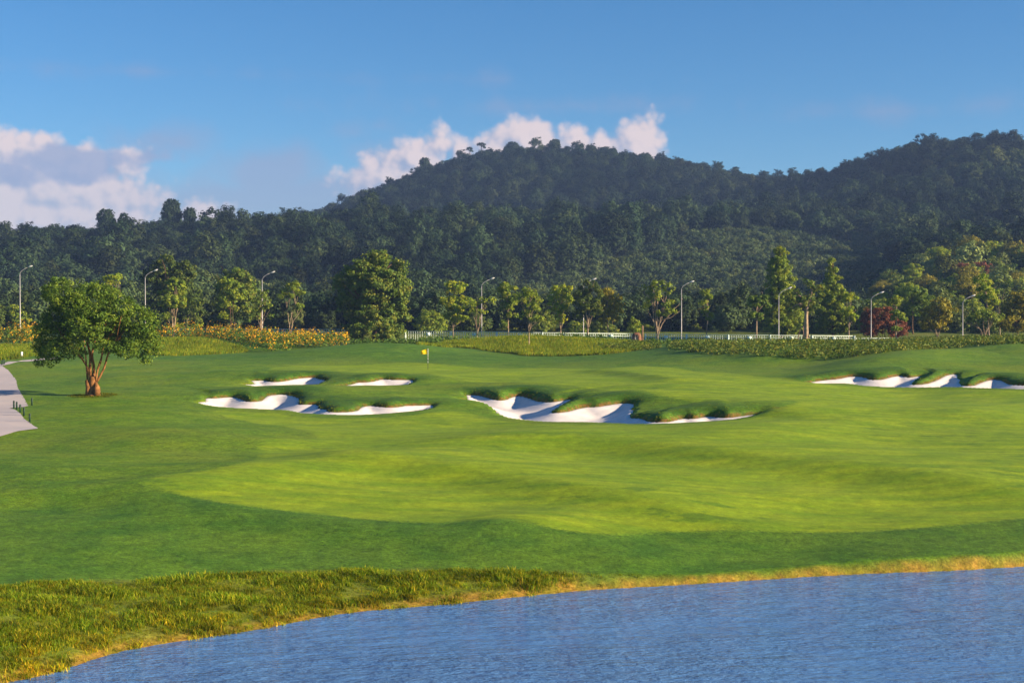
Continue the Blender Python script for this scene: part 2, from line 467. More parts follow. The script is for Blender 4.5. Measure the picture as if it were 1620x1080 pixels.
BUNK = {
    'upper_left': ([(386, 606), (395, 605.2), (402, 605), (400, 602.5), (397.5, 601), (408, 600.6), (418.5, 600.4), (431, 602), (448, 601.2), (465.5, 598), (482.7, 596.3), (500, 596), (506, 598.5), (516, 600.4), (508.6, 606),
                    (500, 611), (473, 611.1), (436, 609.6), (411, 608.6)], 0.34),
    'upper_right': ([(533, 611.5), (550.6, 609), (559, 605.3), (566.7, 603.5), (586, 603.2), (597.5, 601.2), (606, 600.4), (618.5, 601.2), (633, 601.6), (653, 602.2), (642, 608), (628, 609), (598.8, 610.2), (569, 611.2)], 0.32),
    'lower_left': ([(312, 635.6), (325, 635), (326, 628.8), (340.7, 629), (355.6, 627.2), (369, 627.2), (379, 630), (389, 633.7), (398.8, 634.6), (411, 633.3), (418.5, 629.4), (424.7, 626), (438, 624.7), (453, 624.7), (465.4, 626.7),
                    (473, 630), (471, 636), (477.8, 638.6), (500, 637.8), (502.5, 641.7), (507.4, 644.8), (516, 646), (518.5, 649.8), (531, 651), (549, 650.6), (561.7, 649.4), (569, 644.8), (575.3, 641), (589, 640.2), (606, 642.7),
                    (623.5, 643.6), (642, 640.7), (660.5, 640.5), (682.7, 640.5), (685, 643), (676.5, 647.3), (658, 651.6), (623.5, 654.7), (586.4, 656), (555.6, 656.2), (524.7, 655), (500, 653.8), (477.8, 652.8), (458, 649.1),
                    (423.5, 647.7), (386.4, 646.9), (349.4, 644.8), (327, 641.7)], 0.35),
    'main': ([(728.8, 632), (740, 632), (739, 626.5), (737, 622.5), (757, 624.4), (768, 628), (784, 632), (797, 632.4), (810, 628), (822.7, 626.2), (838.8, 629), (851.6, 632.4), (869.3, 633.7), (880.5, 632.6), (890, 630.5), (904.6, 629.2),
              (893, 636), (879, 645), (872.5, 650.5), (880.5, 652), (896.6, 650.5), (912.6, 646.5), (927, 643.7), (944.7, 643.3), (960.8, 641), (980, 638.2), (994.8, 638), (1003, 640.7), (998.5, 649), (1003, 650), (995.7, 657.4),
              (1000.4, 660.7), (1015, 662), (1022.6, 665.7), (1039, 668), (1057.8, 667.6), (1072.6, 664), (1083.7, 662.6), (1098.5, 663.3), (1113, 660.7), (1126, 660.2), (1139, 662), (1156, 663), (1174, 660.7), (1202, 658.9),
              (1174, 664.8), (1146.7, 669.4), (1109.6, 671.9), (1054, 671.9), (980, 670.7), (928.7, 668.7), (864.5, 665.8), (832, 662.6), (806.7, 658.6), (789, 653), (781, 647.4), (768, 642), (744, 637.2), (734.4, 635.3)], 0.52),
    'right': ([(1273, 604.8), (1300, 600.7), (1326.7, 598.4), (1344.4, 595), (1364.4, 595), (1377.8, 598.2), (1393, 598.2), (1409, 594), (1424.4, 591.8), (1437.8, 594), (1457.8, 591.8), (1446.7, 597.8), (1441.8, 603.8), (1451, 605),
               (1466.7, 603), (1484.4, 597), (1497.8, 591.8), (1513, 590.4), (1514.4, 595.6), (1519, 598.4), (1516.7, 604.4), (1524.4, 609), (1540, 609), (1553, 604.4), (1569, 600.7), (1584.4, 602.2), (1597.8, 607.3), (1620, 609),
               (1660, 610), (1700, 614), (1660, 617.5), (1620, 617), (1593, 615.6), (1549, 613.3), (1504.4, 611), (1437.8, 610.7), (1371, 610.4), (1353, 607.8), (1335.5, 606), (1300, 605.6)], 0.38),
}
BW = {k: hit_poly(v[0], 3) for k, v in BUNK.items()}
BLIP = {k: v[1] for k, v in BUNK.items()}

RIDGES = [  # photograph polyline, height, width on the near side, width on the far side
    (hit_poly([(430, 716), (620, 742), (800, 764), (1000, 802), (1160, 832), (1320, 854)], 2, False), 0.52, 2.3, 7.0),
    (hit_poly([(640, 698), (850, 705), (1000, 713), (1200, 736), (1400, 758), (1620, 782), (1800, 806)], 2, False), 0.64, 2.8, 8.0),
    (hit_poly([(-160, 788), (0, 785), (130, 779), (250, 771), (420, 755), (640, 730)], 2, False), 0.44, 2.9, 6.0),
    (hit_poly([(40, 688), (260, 690), (415, 706), (600, 706), (880, 702)], 2, False), 0.34, 4.0, 6.5),
    (hit_poly([(100, 776), (230, 794), (380, 818), (560, 838), (760, 862), (980, 896)], 2, False), 0.36, 2.4, 8.0),
    (hit_poly([(700, 832), (800, 846), (900, 866), (1010, 890), (1100, 908)], 2, False), 0.16, 1.8, 5.0),
    (hit_poly([(1080, 712), (1300, 676), (1450, 664), (1700, 650)], 2, False), 0.46, 4.0, 7.0),
    (hit_poly([(100, 604), (300, 596), (420, 588)], 2, False), 0.2, 5.0, 9.0),
    (hit_poly([(890, 586), (930, 588), (980, 592), (1030, 598), (1075, 604), (1100, 608)], 2, False), 0.36, 1.8, 8.0),
    (hit_poly([(1340, 590), (1420, 574), (1500, 563), (1580, 557), (1720, 556)], 2, False), 0.70, 6.0, 6.0),
    (hit_poly([(430, 566), (520, 555), (590, 549), (660, 551), (740, 558)], 2, False), 0.45, 8.0, 6.0),
]


def fbm(X, Y, seed, octs):
    r = np.random.RandomState(seed); out = np.zeros(np.shape(X))
    for wl, amp in octs:
        for _ in range(5):
            th = r.uniform(0, 2 * pi); k = 2 * pi / (wl * r.uniform(.7, 1.4)); ph = r.uniform(0, 2 * pi)
            out += amp / 2.2 * np.sin(k * (np.cos(th) * X + np.sin(th) * Y) + ph)
    return out


def lake_d(X, Y):
    return poly_sd(LAKE, X, Y)[0]


def ground_full(X, Y, under=True, want=False):
    """final ground height; with `under` the ground dives below each sheet of sand"""
    X = np.asarray(X, float); Y = np.asarray(Y, float)
    z = base_z(X, Y)
    z0 = z.copy()
    lip_w = np.zeros_like(z); sand = np.full(z.shape, 99.0)
    m = (Y > 34) & (Y < 190) & (np.abs(X) < 90)
    if m.any():
        x, y = X[m], Y[m]; dz = np.zeros(len(x))
        for P, A, wn, wf in RIDGES:
            s, t = line_sd(P, x, y)
            sig = np.where(s > 0, wf, wn)
            fade = np.clip(np.minimum(t, 1 - t) / 0.25, 0, 1); fade = fade * fade * (3 - 2 * fade)
            dz += A * fade * np.exp(-(s / sig) ** 2)
        dz += fbm(x, y, 5, [(14, .07), (6, .026)]) * sstep(y, 36, 46) * (1 - sstep(y, 150, 186))
        z[m] += dz
    z += fbm(X, Y, 9, [(2.2, .008), (30, .10)]) * sstep(Y, 120, 200) * (1 - sstep(Y, 240, 300))
    m = (Y > 78) & (Y < 150) & (np.abs(X) < 75)
    if m.any():
        x, y = X[m], Y[m]; zz = z[m]; lw = np.zeros(len(x)); sd_all = np.full(len(x), 99.0); add = np.zeros(len(x)); cut = np.zeros(len(x))
        for k, P in BW.items():
            d, w = lip_sd(P, x, y)        # a lip behind, none at the front edge
            h = BLIP[k]
            prof = (1 - np.exp(-np.maximum(d, 0) / 0.40)) * np.exp(-(np.maximum(d, 0) / 4.6) ** 2)
            add = np.maximum(add, h * w * prof)
            lw = np.maximum(lw, w * np.exp(-(np.maximum(d, 0) / 3.0) ** 2) * (d > -0.5))
            ins = d < 0
            depth = 0.10 + 0.42 * sstep(-d, 0, 2.2)
            cut = np.where(ins, depth * sstep(-d, 0.0, 0.5) + 0.04, cut)
            sd_all = np.minimum(sd_all, d)
        zz = zz + add
        if under: zz = zz - cut - np.where(sd_all < 0, 0.22, 0.0)
        z[m] = zz; lip_w[m] = lw; sand[m] = sd_all
    d = lake_d(X, Y) if (np.min(Y) < 100) else np.full(z.shape, 99.0)
    bw = np.interp(X, [-13, -9, -4, 0, 2.6, 5], [4.9, 4.3, 2.8, 1.45, 0.45, 0.28])
    bw = np.where(Y < 28, 8.0, bw)
    t = np.clip(d / bw, 0, 1)
    z = np.where(d < bw, np.where(d > 0, z * t * (1.7 - 0.7 * t), -1.2 * sstep(-d, 0, 5)), z)
    if want: return z, lip_w, sand, d, bw
    return z


def gz(x, y):
    return float(ground_full(np.array([x], float), np.array([y], float), True)[0])


FAIR = hit_poly([(230, 778), (257, 793), (375, 813), (518, 827), (642, 838), (800, 843), (886, 855), (967, 858), (1053, 849), (1256, 845), (1357, 842), (1509, 830), (1640, 818), (1800, 800), (1900, 700), (1850, 625), (1700, 623),
                 (1620, 621), (1500, 615), (1370, 614), (1290, 609), (1240, 600), (1190, 597), (1100, 589), (1030, 578), (1000, 578), (960, 583), (900, 582), (760, 581), (677, 577), (640, 574), (590, 576), (500, 577), (440, 580), (420, 588), (470, 592),
                 (560, 590), (640, 588), (700, 597), (760, 605), (850, 611), (960, 618), (1040, 632), (1100, 641), (1180, 646), (1250, 639), (1262, 648), (1200, 666), (1100, 677), (980, 676), (860, 671), (780, 661), (720, 652), (690, 655),
                 (650, 660), (560, 662), (470, 658), (440, 653), (380, 651), (340, 649), (350, 655), (444, 677), (497, 692), (495, 703), (418, 706), (412, 735), (378, 757), (300, 769)], 2)

# ------------------------------------------------------------------ materials of the setting
def mat_ground():
    m, nt, b = new_mat('turf')
    geo = nt.node('ShaderNodeNewGeometry'); P = geo.outputs['Position']
    fair = nt.attr('fair'); bank = nt.attr('bank'); lip = nt.attr('lip'); wild = nt.attr('wild'); tip = nt.attr('tip')
    n_big = nt.noise(P, 0.09, 4, 0.6); n_mid = nt.noise(P, 0.5, 4, 0.6); n_fine = nt.noise(P, 7.0, 4, 0.7)
    pst = nt.scalevec(P, (0.35, 1.3, 1.0)); n_str = nt.noise(pst, 0.8, 5, 0.62)
    lush = nt.attr('lush')
    rough = nt.mix(nt.smooth(n_mid, 0.3, 0.7), (0.076, 0.162, 0.008), (0.132, 0.215, 0.010))
    rough = nt.mix(lush, rough, nt.mix(nt.smooth(n_mid, 0.3, 0.7), (0.048, 0.122, 0.009), (0.090, 0.176, 0.011)))
    rough = nt.mix(nt.math('MULTIPLY', nt.smooth(n_big, 0.42, 0.72), 0.55), rough, nt.mix(lush, (0.185, 0.225, 0.014), (0.100, 0.165, 0.014)))
    fa = nt.mix(nt.smooth(n_str, 0.3, 0.72), (0.138, 0.238, 0.008), (0.252, 0.328, 0.010))
    # dark thin patches in the fairway
    pp = nt.scalevec(P, (0.6, 1.0, 1.0)); pat = nt.noise(pp, 0.75, 5, 0.65)
    area = nt.noise(P, 0.055, 2, 0.5)
    pk = nt.math('MULTIPLY', nt.smooth(pat, 0.53, 0.64), nt.smooth(area, 0.42, 0.62))
    fa = nt.mix(nt.math('MULTIPLY', pk, 0.75), fa, (0.075, 0.150, 0.012))
    # faint mowing bands
    rot = nt.node('ShaderNodeMapping'); nt.l.new(P, rot.inputs[0]); rot.inputs['Rotation'].default_value = (0, 0, radians(34))
    wv = nt.node('ShaderNodeTexWave', wave_type='BANDS', bands_direction='X', wave_profile='SIN')
    nt.l.new(rot.outputs[0], wv.inputs[0]); wv.inputs['Scale'].default_value = 0.10; wv.inputs['Distortion'].default_value = 0.6; wv.inputs['Detail'].default_value = 1.0
    fa = nt.mix(nt.math('MULTIPLY', nt.smooth(wv.outputs['Fac'], 0.4, 0.6), 0.16), fa, (0.095, 0.175, 0.012))
    fm = nt.smooth(nt.math('ADD', fair, nt.math('MULTIPLY', nt.math('SUBTRACT', n_fine, 0.5), 0.8)), -0.30, 0.30)
    c = nt.mix(fm, rough, fa)
    # long fringe grass on the bunker lips, bleached in places
    lipc = nt.mix(nt.smooth(n_mid, 0.35, 0.75), (0.045, 0.110, 0.010), (0.080, 0.150, 0.013))
    lipc = nt.mix(nt.smooth(nt.noise(P, 0.33, 4, 0.6), 0.66, 0.78), lipc, (0.19, 0.150, 0.022))
    c = nt.mix(nt.smooth(lip, 0.2, 0.75), c, lipc)
    c = nt.mix(nt.math('MULTIPLY', tip, nt.smooth(n_fine, 0.25, 0.6)), c, (0.15, 0.075, 0.02))
    # wild strip by the water and the rough mounds
    wc = nt.mix(nt.smooth(n_mid, 0.35, 0.65), (0.075, 0.120, 0.012), (0.155, 0.170, 0.020))
    c = nt.mix(nt.math('MAXIMUM', bank, wild), c, wc)
    dry = nt.attr('dry'); c = nt.mix(dry, c, nt.mix(nt.smooth(nt.noise(P, 1.3, 4, 0.65), 0.35, 0.65), (0.20, 0.165, 0.016), (0.34, 0.19, 0.030)))
    n_grain = nt.noise(P, 16.0, 3, 0.75)
    fv = nt.math('ADD', nt.math('MULTIPLY', nt.math('SUBTRACT', nt.math('ADD', n_fine, n_grain), 1.0), nt.math('SUBTRACT', 1.8, nt.math('MULTIPLY', fm, 1.0))), 1.0)
    n_t = nt.noise(P, 2.1, 5, 0.72)
    fv = nt.math('MULTIPLY', fv, nt.math('ADD', nt.math('MULTIPLY', nt.math('SUBTRACT', n_t, 0.5), nt.math('SUBTRACT', 1.7, nt.math('MULTIPLY', fm, 0.5))), 1.0))
    c = nt.mix(1.0, c, nt_rgb(nt, fv), 'MULTIPLY')
    nt.put(b.inputs['Base Color'], c); b.inputs['Roughness'].default_value = 0.75; b.inputs['Specular IOR Level'].default_value = 0.12
    b.inputs['Sheen Weight'].default_value = 0.0
    bp = nt.node('ShaderNodeBump'); bp.inputs['Strength'].default_value = 0.35; bp.inputs['Distance'].default_value = 0.06
    h = nt.math('ADD', nt.math('MULTIPLY', n_fine, nt.math('SUBTRACT', 1.2, fm)), nt.math('MULTIPLY', nt.noise(P, 1.6, 3, 0.6), 0.6))
    nt.l.new(h, bp.inputs['Height']); nt.l.new(bp.outputs[0], b.inputs['Normal'])
    return m


def nt_rgb(nt, f):
    nd = nt.node('ShaderNodeCombineColor')
    for i in range(3): nt.put(nd.inputs[i], f)
    return nd.outputs[0]


def mat_plain(name, col, rough=0.6, spec=0.3, metal=0.0, var=0.12, scale=3.0, bump=0.0, col2=None):
    m, nt, b = new_mat(name)
    tcn = nt.node('ShaderNodeTexCoord'); n = nt.noise(tcn.outputs['Object'], scale, 4, 0.6)
    c2 = col2 or tuple(x * (1 - var * 2) for x in col)
    nt.put(b.inputs['Base Color'], nt.mix(nt.smooth(n, 0.3, 0.7), col, c2))
    b.inputs['Roughness'].default_value = rough; b.inputs['Specular IOR Level'].default_value = spec; b.inputs['Metallic'].default_value = metal
    if bump:
        bp = nt.node('ShaderNodeBump'); bp.inputs['Strength'].default_value = bump; bp.inputs['Distance'].default_value = 0.03
        nt.l.new(nt.noise(tcn.outputs['Object'], scale * 5, 4, 0.65), bp.inputs['Height']); nt.l.new(bp.outputs[0], b.inputs['Normal'])
    return m


def mat_sand():
    m, nt, b = new_mat('white_sand')
    geo = nt.node('ShaderNodeNewGeometry'); P = geo.outputs['Position']
    n = nt.noise(P, 1.2, 4, 0.6); f = nt.noise(P, 9, 3, 0.6)
    nt.put(b.inputs['Base Color'], nt.mix(nt.smooth(n, 0.3, 0.7), (0.76, 0.705, 0.66), (0.64, 0.59, 0.56)))
    b.inputs['Roughness'].default_value = 0.9; b.inputs['Specular IOR Level'].default_value = 0.1
    wv = nt.node('ShaderNodeTexWave', wave_type='BANDS', bands_direction='DIAGONAL'); nt.l.new(P, wv.inputs[0])
    wv.inputs['Scale'].default_value = 2.6; wv.inputs['Distortion'].default_value = 3.0; wv.inputs['Detail Scale'].default_value = 0.6
    bp = nt.node('ShaderNodeBump'); bp.inputs['Strength'].default_value = 0.22; bp.inputs['Distance'].default_value = 0.03
    nt.l.new(nt.math('ADD', f, nt.math('MULTIPLY', wv.outputs['Fac'], 0.4)), bp.inputs['Height']); nt.l.new(bp.outputs[0], b.inputs['Normal'])
    return m


def mat_water():
    m, nt, b = new_mat('lake_water')
    geo = nt.node('ShaderNodeNewGeometry'); P = geo.outputs['Position']
    b.inputs['Base Color'].default_value = (0.085, 0.215, 0.470, 1); b.inputs['Roughness'].default_value = 0.14
    b.inputs['IOR'].default_value = 1.333; b.inputs['Specular IOR Level'].default_value = 0.5
    p1 = nt.scalevec(P, (0.55, 1.5, 1)); p2 = nt.scalevec(P, (1.3, 3.2, 1))
    h = nt.math('ADD', nt.noise(p1, 1.25, 4, 0.6), nt.math('MULTIPLY', nt.noise(p2, 2.2, 4, 0.65), 0.5))
    gust = nt.smooth(nt.noise(nt.scalevec(P, (0.5, 1.2, 1)), 0.10, 4, 0.6), 0.32, 0.68, 0.40, 1.25)
    bp = nt.node('ShaderNodeBump'); bp.inputs['Strength'].default_value = 1.0; bp.inputs['Distance'].default_value = 0.22
    nt.l.new(nt.math('MULTIPLY', h, gust), bp.inputs['Height']); nt.l.new(bp.outputs[0], b.inputs['Normal'])
    return m


def mat_leaf(name, cols, trans=0.3, warm=0.0, instancer=False):
    """foliage: colour runs over the leaf's own tint, with a shift from plant to plant"""
    m, nt, b = new_mat(name)
    t = nt.attr('tint')
    rp = nt.node('ShaderNodeValToRGB'); el = rp.color_ramp.elements
    el[0].position = 0.0; el[0].color = (*cols[0], 1); el[1].position = 1.0; el[1].color = (*cols[-1], 1)
    for i, c in enumerate(cols[1:-1]):
        e = el.new((i + 1) / (len(cols) - 1)); e.color = (*c, 1)
    nt.l.new(t, rp.inputs[0]); c = rp.outputs[0]
    if instancer:
        tone = nt.attr('tone', 'INSTANCER'); hue = nt.attr('hue', 'INSTANCER')
        c = nt.mix(hue, c, nt.mix(1.0, c, (2.3, 1.25, 0.6), 'MULTIPLY'))
        c = nt.mix(1.0, c, nt_rgb(nt, tone), 'MULTIPLY')
    nt.put(b.inputs['Base Color'], c); b.inputs['Roughness'].default_value = 0.6; b.inputs['Specular IOR Level'].default_value = 0.06 if instancer else 0.15
    tr = nt.node('ShaderNodeBsdfTranslucent')
    nt.put(tr.inputs[0], nt.mix(1.0, c, (1.25, 1.15, 0.5), 'MULTIPLY'))
    mx = nt.node('ShaderNodeMixShader'); mx.inputs[0].default_value = trans
    nt.l.new(b.outputs[0], mx.inputs[1]); nt.l.new(tr.outputs[0], mx.inputs[2])
    nt.l.new(mx.outputs[0], nt.n['Material Output'].inputs[0])
    return m


M_TURF = mat_ground(); M_SAND = mat_sand(); M_WATER = mat_water()
M_PATH = mat_plain('path_concrete', (0.52, 0.45, 0.42), 0.85, 0.15, 0, 0.1, 0.5, 0.1, (0.44, 0.40, 0.40))
M_SOIL = mat_plain('forest_soil', (0.030, 0.042, 0.018), 0.95, 0.05, 0, 0.2, 0.05)
M_WHITE = mat_plain('white_paint', (0.80, 0.80, 0.77), 0.4, 0.4, 0, 0.05)
M_FENCE = mat_plain('pale_green_paint', (0.62, 0.74, 0.67), 0.45, 0.35, 0, 0.05, 1.0)
M_SIGN = mat_plain('sign_enamel', (0.62, 0.78, 0.70), 0.35, 0.4, 0, 0.03)
M_STEEL = mat_plain('galvanised_steel', (0.40, 0.39, 0.385), 0.5, 0.4, 0.15, 0.10)
M_LAMP = mat_plain('lamp_housing', (0.80, 0.78, 0.74), 0.3, 0.5)
M_GLASS = mat_plain('lamp_glass', (0.72, 0.74, 0.74), 0.12, 0.6)
M_STAKE = mat_plain('dark_green_stake', (0.014, 0.045, 0.022), 0.5, 0.3)
M_FLAG = mat_plain('yellow_flag_cloth', (0.85, 0.56, 0.01), 0.7, 0.1, 0, 0.05)
M_BLACK = mat_plain('black_paint', (0.012, 0.012, 0.012), 0.4, 0.4)
M_STONE = mat_plain('red_brown_stone', (0.26, 0.125, 0.07), 0.85, 0.15, 0, 0.25, 2.5, 0.6)
M_PALE = mat_plain('pale_stone', (0.48, 0.42, 0.34), 0.85, 0.15, 0, 0.2, 2.5, 0.5)
M_PLAQUE = mat_plain('dark_slate_plaque', (0.05, 0.055, 0.06), 0.5, 0.4)
M_WOOD = mat_plain('weathered_timber', (0.28, 0.18, 0.11), 0.8, 0.15, 0, 0.25, 3.0, 0.4)
M_BARK = mat_plain('brown_bark', (0.17, 0.105, 0.06), 0.9, 0.1, 0, 0.3, 2.5, 0.8)
M_BARKP = mat_plain('pale_bark', (0.42, 0.31, 0.20), 0.85, 0.12, 0, 0.25, 2.5, 0.6)
M_BARKO = mat_plain('orange_brown_bark', (0.33, 0.155, 0.055), 0.9, 0.1, 0, 0.32, 3.0, 0.9)
M_BARKG = mat_plain('grey_bark', (0.30, 0.27, 0.23), 0.9, 0.1, 0, 0.25, 0.5, 0.5)
L_FORE = mat_leaf('leaves_deep_green', [(0.046, 0.096, 0.012), (0.095, 0.168, 0.018), (0.209, 0.263, 0.024)], 0.28)
L_MID = mat_leaf('leaves_mid_green', [(0.081, 0.150, 0.016), (0.174, 0.250, 0.021), (0.348, 0.360, 0.029)], 0.3)
L_YEL = mat_leaf('leaves_yellow_green', [(0.113, 0.208, 0.018), (0.237, 0.324, 0.021), (0.491, 0.453, 0.030)], 0.32)
L_DARK = mat_leaf('leaves_dark_green', [(0.032, 0.059, 0.012), (0.068, 0.109, 0.015), (0.154, 0.174, 0.021)], 0.25)
L_OLIVE = mat_leaf('leaves_olive', [(0.055, 0.108, 0.017), (0.121, 0.188, 0.022), (0.276, 0.259, 0.034)], 0.28)
L_RUST = mat_leaf('leaves_rust_red', [(0.098, 0.034, 0.018), (0.195, 0.065, 0.029), (0.312, 0.124, 0.039)], 0.2)
L_GOLD = mat_leaf('leaves_golden', [(0.108, 0.131, 0.016), (0.241, 0.228, 0.021), (0.431, 0.351, 0.029)], 0.3)
L_FLOWER = mat_leaf('petals_yellow_orange', [(0.46, 0.20, 0.006), (0.68, 0.36, 0.008), (0.85, 0.55, 0.02)], 0.25)
L_HEDGE = mat_leaf('leaves_hedge', [(0.033, 0.082, 0.012), (0.075, 0.154, 0.018), (0.165, 0.234, 0.024)], 0.25)
L_COVER = mat_leaf('leaves_ground_cover', [(0.047, 0.094, 0.013), (0.100, 0.160, 0.018), (0.270, 0.244, 0.033)], 0.25)
L_FOREST = mat_leaf('leaves_forest', [(0.014, 0.030, 0.014), (0.022, 0.044, 0.018), (0.036, 0.058, 0.020)], 0.15, instancer=True)  # dark bluish leaves: the shade over the hills is put into their colour
L_FORESTP = mat_leaf('leaves_forest_tall', [(0.012, 0.027, 0.013), (0.020, 0.040, 0.016), (0.034, 0.054, 0.019)], 0.15)  # ridge trees carry the same hill shade in their leaf colour
L_GRASS = mat_leaf('long_grass_blades', [(0.075, 0.175, 0.010), (0.175, 0.260, 0.014), (0.40, 0.36, 0.030)], 0.35, instancer=True)

# ------------------------------------------------------------------ the ground sheet
def axis(parts):
    out = []
    for a, b, s in parts: out.append(np.arange(a, b, s))
    return np.concatenate(out)

xs = axis([(-700, -200, 50), (-200, -90, 10), (-90, -50, 1.6), (-50, 52, 0.27), (52, 90, 1.6), (90, 200, 10), (200, 701, 50)])
ys = axis([(-300, -60, 40), (-60, 26, 3), (26, 30, 0.8), (30, 60, 0.2), (60, 84, 0.32), (84, 122, 0.17), (122, 200, 0.5), (200, 312, 3)])
GX, GY = np.meshgrid(xs, ys)
GZ, LIP, SAND, LD, LBW = ground_full(GX, GY, True, True)
fair_sd = np.full(GX.shape, -9.0); mm = (GY > 36) & (GY < 175) & (np.abs(GX) < 95)
fair_sd[mm] = -poly_sd(FAIR, GX[mm], GY[mm])[0]
ridge_noise = fbm(GX, GY, 3, [(3.0, .35), (1.1, .18)])
bankm = sstep(LD + ridge_noise * np.where(GX > 2, .12, .5), LBW + np.where(GX > 2, .12, .25), LBW - 0.25) * (GY > 20)
wildm = np.zeros(GX.shape)
WILD_POLYS = {
    'centre mound': [(660, 551), (720, 549), (780, 556), (850, 563), (900, 563), (960, 560), (1010, 553), (1020, 544), (940, 540), (900, 535), (830, 530), (770, 536), (700, 543)],
    'left mound': [(240, 562), (300, 561), (350, 560), (392, 557), (380, 549), (330, 538), (290, 535), (240, 537)],
    'far left': [(-80, 572), (0, 569), (60, 563), (60, 548), (0, 547), (-80, 548)],
}
WP = {k: hit_poly(v, 2) for k, v in WILD_POLYS.items()}
mm = (GY > 120) & (GY < 215) & (np.abs(GX) < 120)
for P in WP.values():
    d = poly_sd(P, GX[mm], GY[mm])[0]
    wildm[mm] = np.maximum(wildm[mm], sstep(d, 0.6, -0.6))
wildm = np.maximum(wildm, sstep(GY, 196, 203))
drym = sstep(LD + ridge_noise * .12, np.where(GX > 2, .24, .75), np.where(GX > 2, .03, .2)) * (LD > -.5) * (GY > 20) * .9
drym = np.clip(drym, 0, 1)
lush = np.clip((1 - sstep(LD + fbm(GX, GY, 12, [(9, .8)]), 13, 20)) + sstep(GY, 138, 158) * .9, 0, 1)
tipm = np.where((SAND > -0.3) & (SAND < 0.12), LIP, 0)
ny_, nx_ = GX.shape
idx = np.arange(nx_ * ny_).reshape(ny_, nx_)
quads = np.stack([idx[:-1, :-1], idx[:-1, 1:], idx[1:, 1:], idx[1:, :-1]], -1).reshape(-1, 4)
me = mesh_data('ground', np.stack([GX, GY, GZ], -1).reshape(-1, 3), quads, [M_TURF], True,
               {'fair': ('POINT', fair_sd.ravel()), 'bank': ('POINT', bankm.ravel()), 'lip': ('POINT', LIP.ravel()), 'wild': ('POINT', wildm.ravel()), 'tip': ('POINT', tipm.ravel()), 'dry': ('POINT', drym.ravel()), 'lush': ('POINT', lush.ravel())})
obj('ground', me, label='rolling mown golf turf rising from the lake to the green', kind='structure')

# sand in each bunker: its own sheet, running a little way under the turf edge
BLAB = {'upper_left': 'small white sand bunker, upper one at the left, nearest the lone tree', 'upper_right': 'small slim white sand bunker just below the flag',
        'lower_left': 'long white sand bunker with a grassy tongue, lower left of the flag', 'main': 'largest white sand bunker with grassy noses, centre of the slope',
        'right': 'white sand bunker with grassy noses at the right edge'}
for k, P in BW.items():
    x0, y0 = P.min(0) - 0.6; x1, y1 = P.max(0) + 0.6
    ax = np.arange(x0, x1, 0.25); ay = np.arange(y0, y1, 0.2); X, Y = np.meshgrid(ax, ay)
    d, nx2, ny2 = poly_sd(P, X, Y)
    zb = base_z(X, Y)
    dz = np.zeros(X.shape)
    for Pr, A, wn, wf in RIDGES:
        s, t = line_sd(Pr, X, Y); fade = np.clip(np.minimum(t, 1 - t) / 0.25, 0, 1); fade = fade * fade * (3 - 2 * fade)
        dz += A * fade * np.exp(-(s / np.where(s > 0, wf, wn)) ** 2)
    zb = zb + dz + fbm(X, Y, 5, [(14, .07), (6, .026)])
    Z = zb - np.where(d < 0, (0.10 + 0.42 * sstep(-d, 0, 2.2)) * sstep(-d, 0.0, 0.5) + 0.04, 0.04 + 0.25 * sstep(d, 0.0, 0.4))
    keep = d < 0.45
    ii = np.arange(X.size).reshape(X.shape)
    q = np.stack([ii[:-1, :-1], ii[:-1, 1:], ii[1:, 1:], ii[1:, :-1]], -1).reshape(-1, 4)
    q = q[keep.ravel()[q].all(1)]
    used = np.unique(q); rm = -np.ones(X.size, int); rm[used] = np.arange(len(used))
    me = mesh_data('sand_bunker', np.stack([X, Y, Z], -1).reshape(-1, 3)[used], rm[q], [M_SAND])
    obj('sand_bunker', me, label=BLAB[k], kind='structure')

# lake
lx = np.arange(-30, 92, 1.0); ly = np.arange(6, 74, 1.0); X, Y = np.meshgrid(lx, ly)
keep = lake_d(X, Y) < 2.0; ii = np.arange(X.size).reshape(X.shape)
q = np.stack([ii[:-1, :-1], ii[:-1, 1:], ii[1:, 1:], ii[1:, :-1]], -1).reshape(-1, 4); q = q[keep.ravel()[q].all(1)]
me = mesh_data('lake_water', np.stack([X, Y, np.full(X.shape, 0.02)], -1).reshape(-1, 3), q, [M_WATER])
obj('lake_water', me, label='rippled blue lake in the foreground', kind='structure')

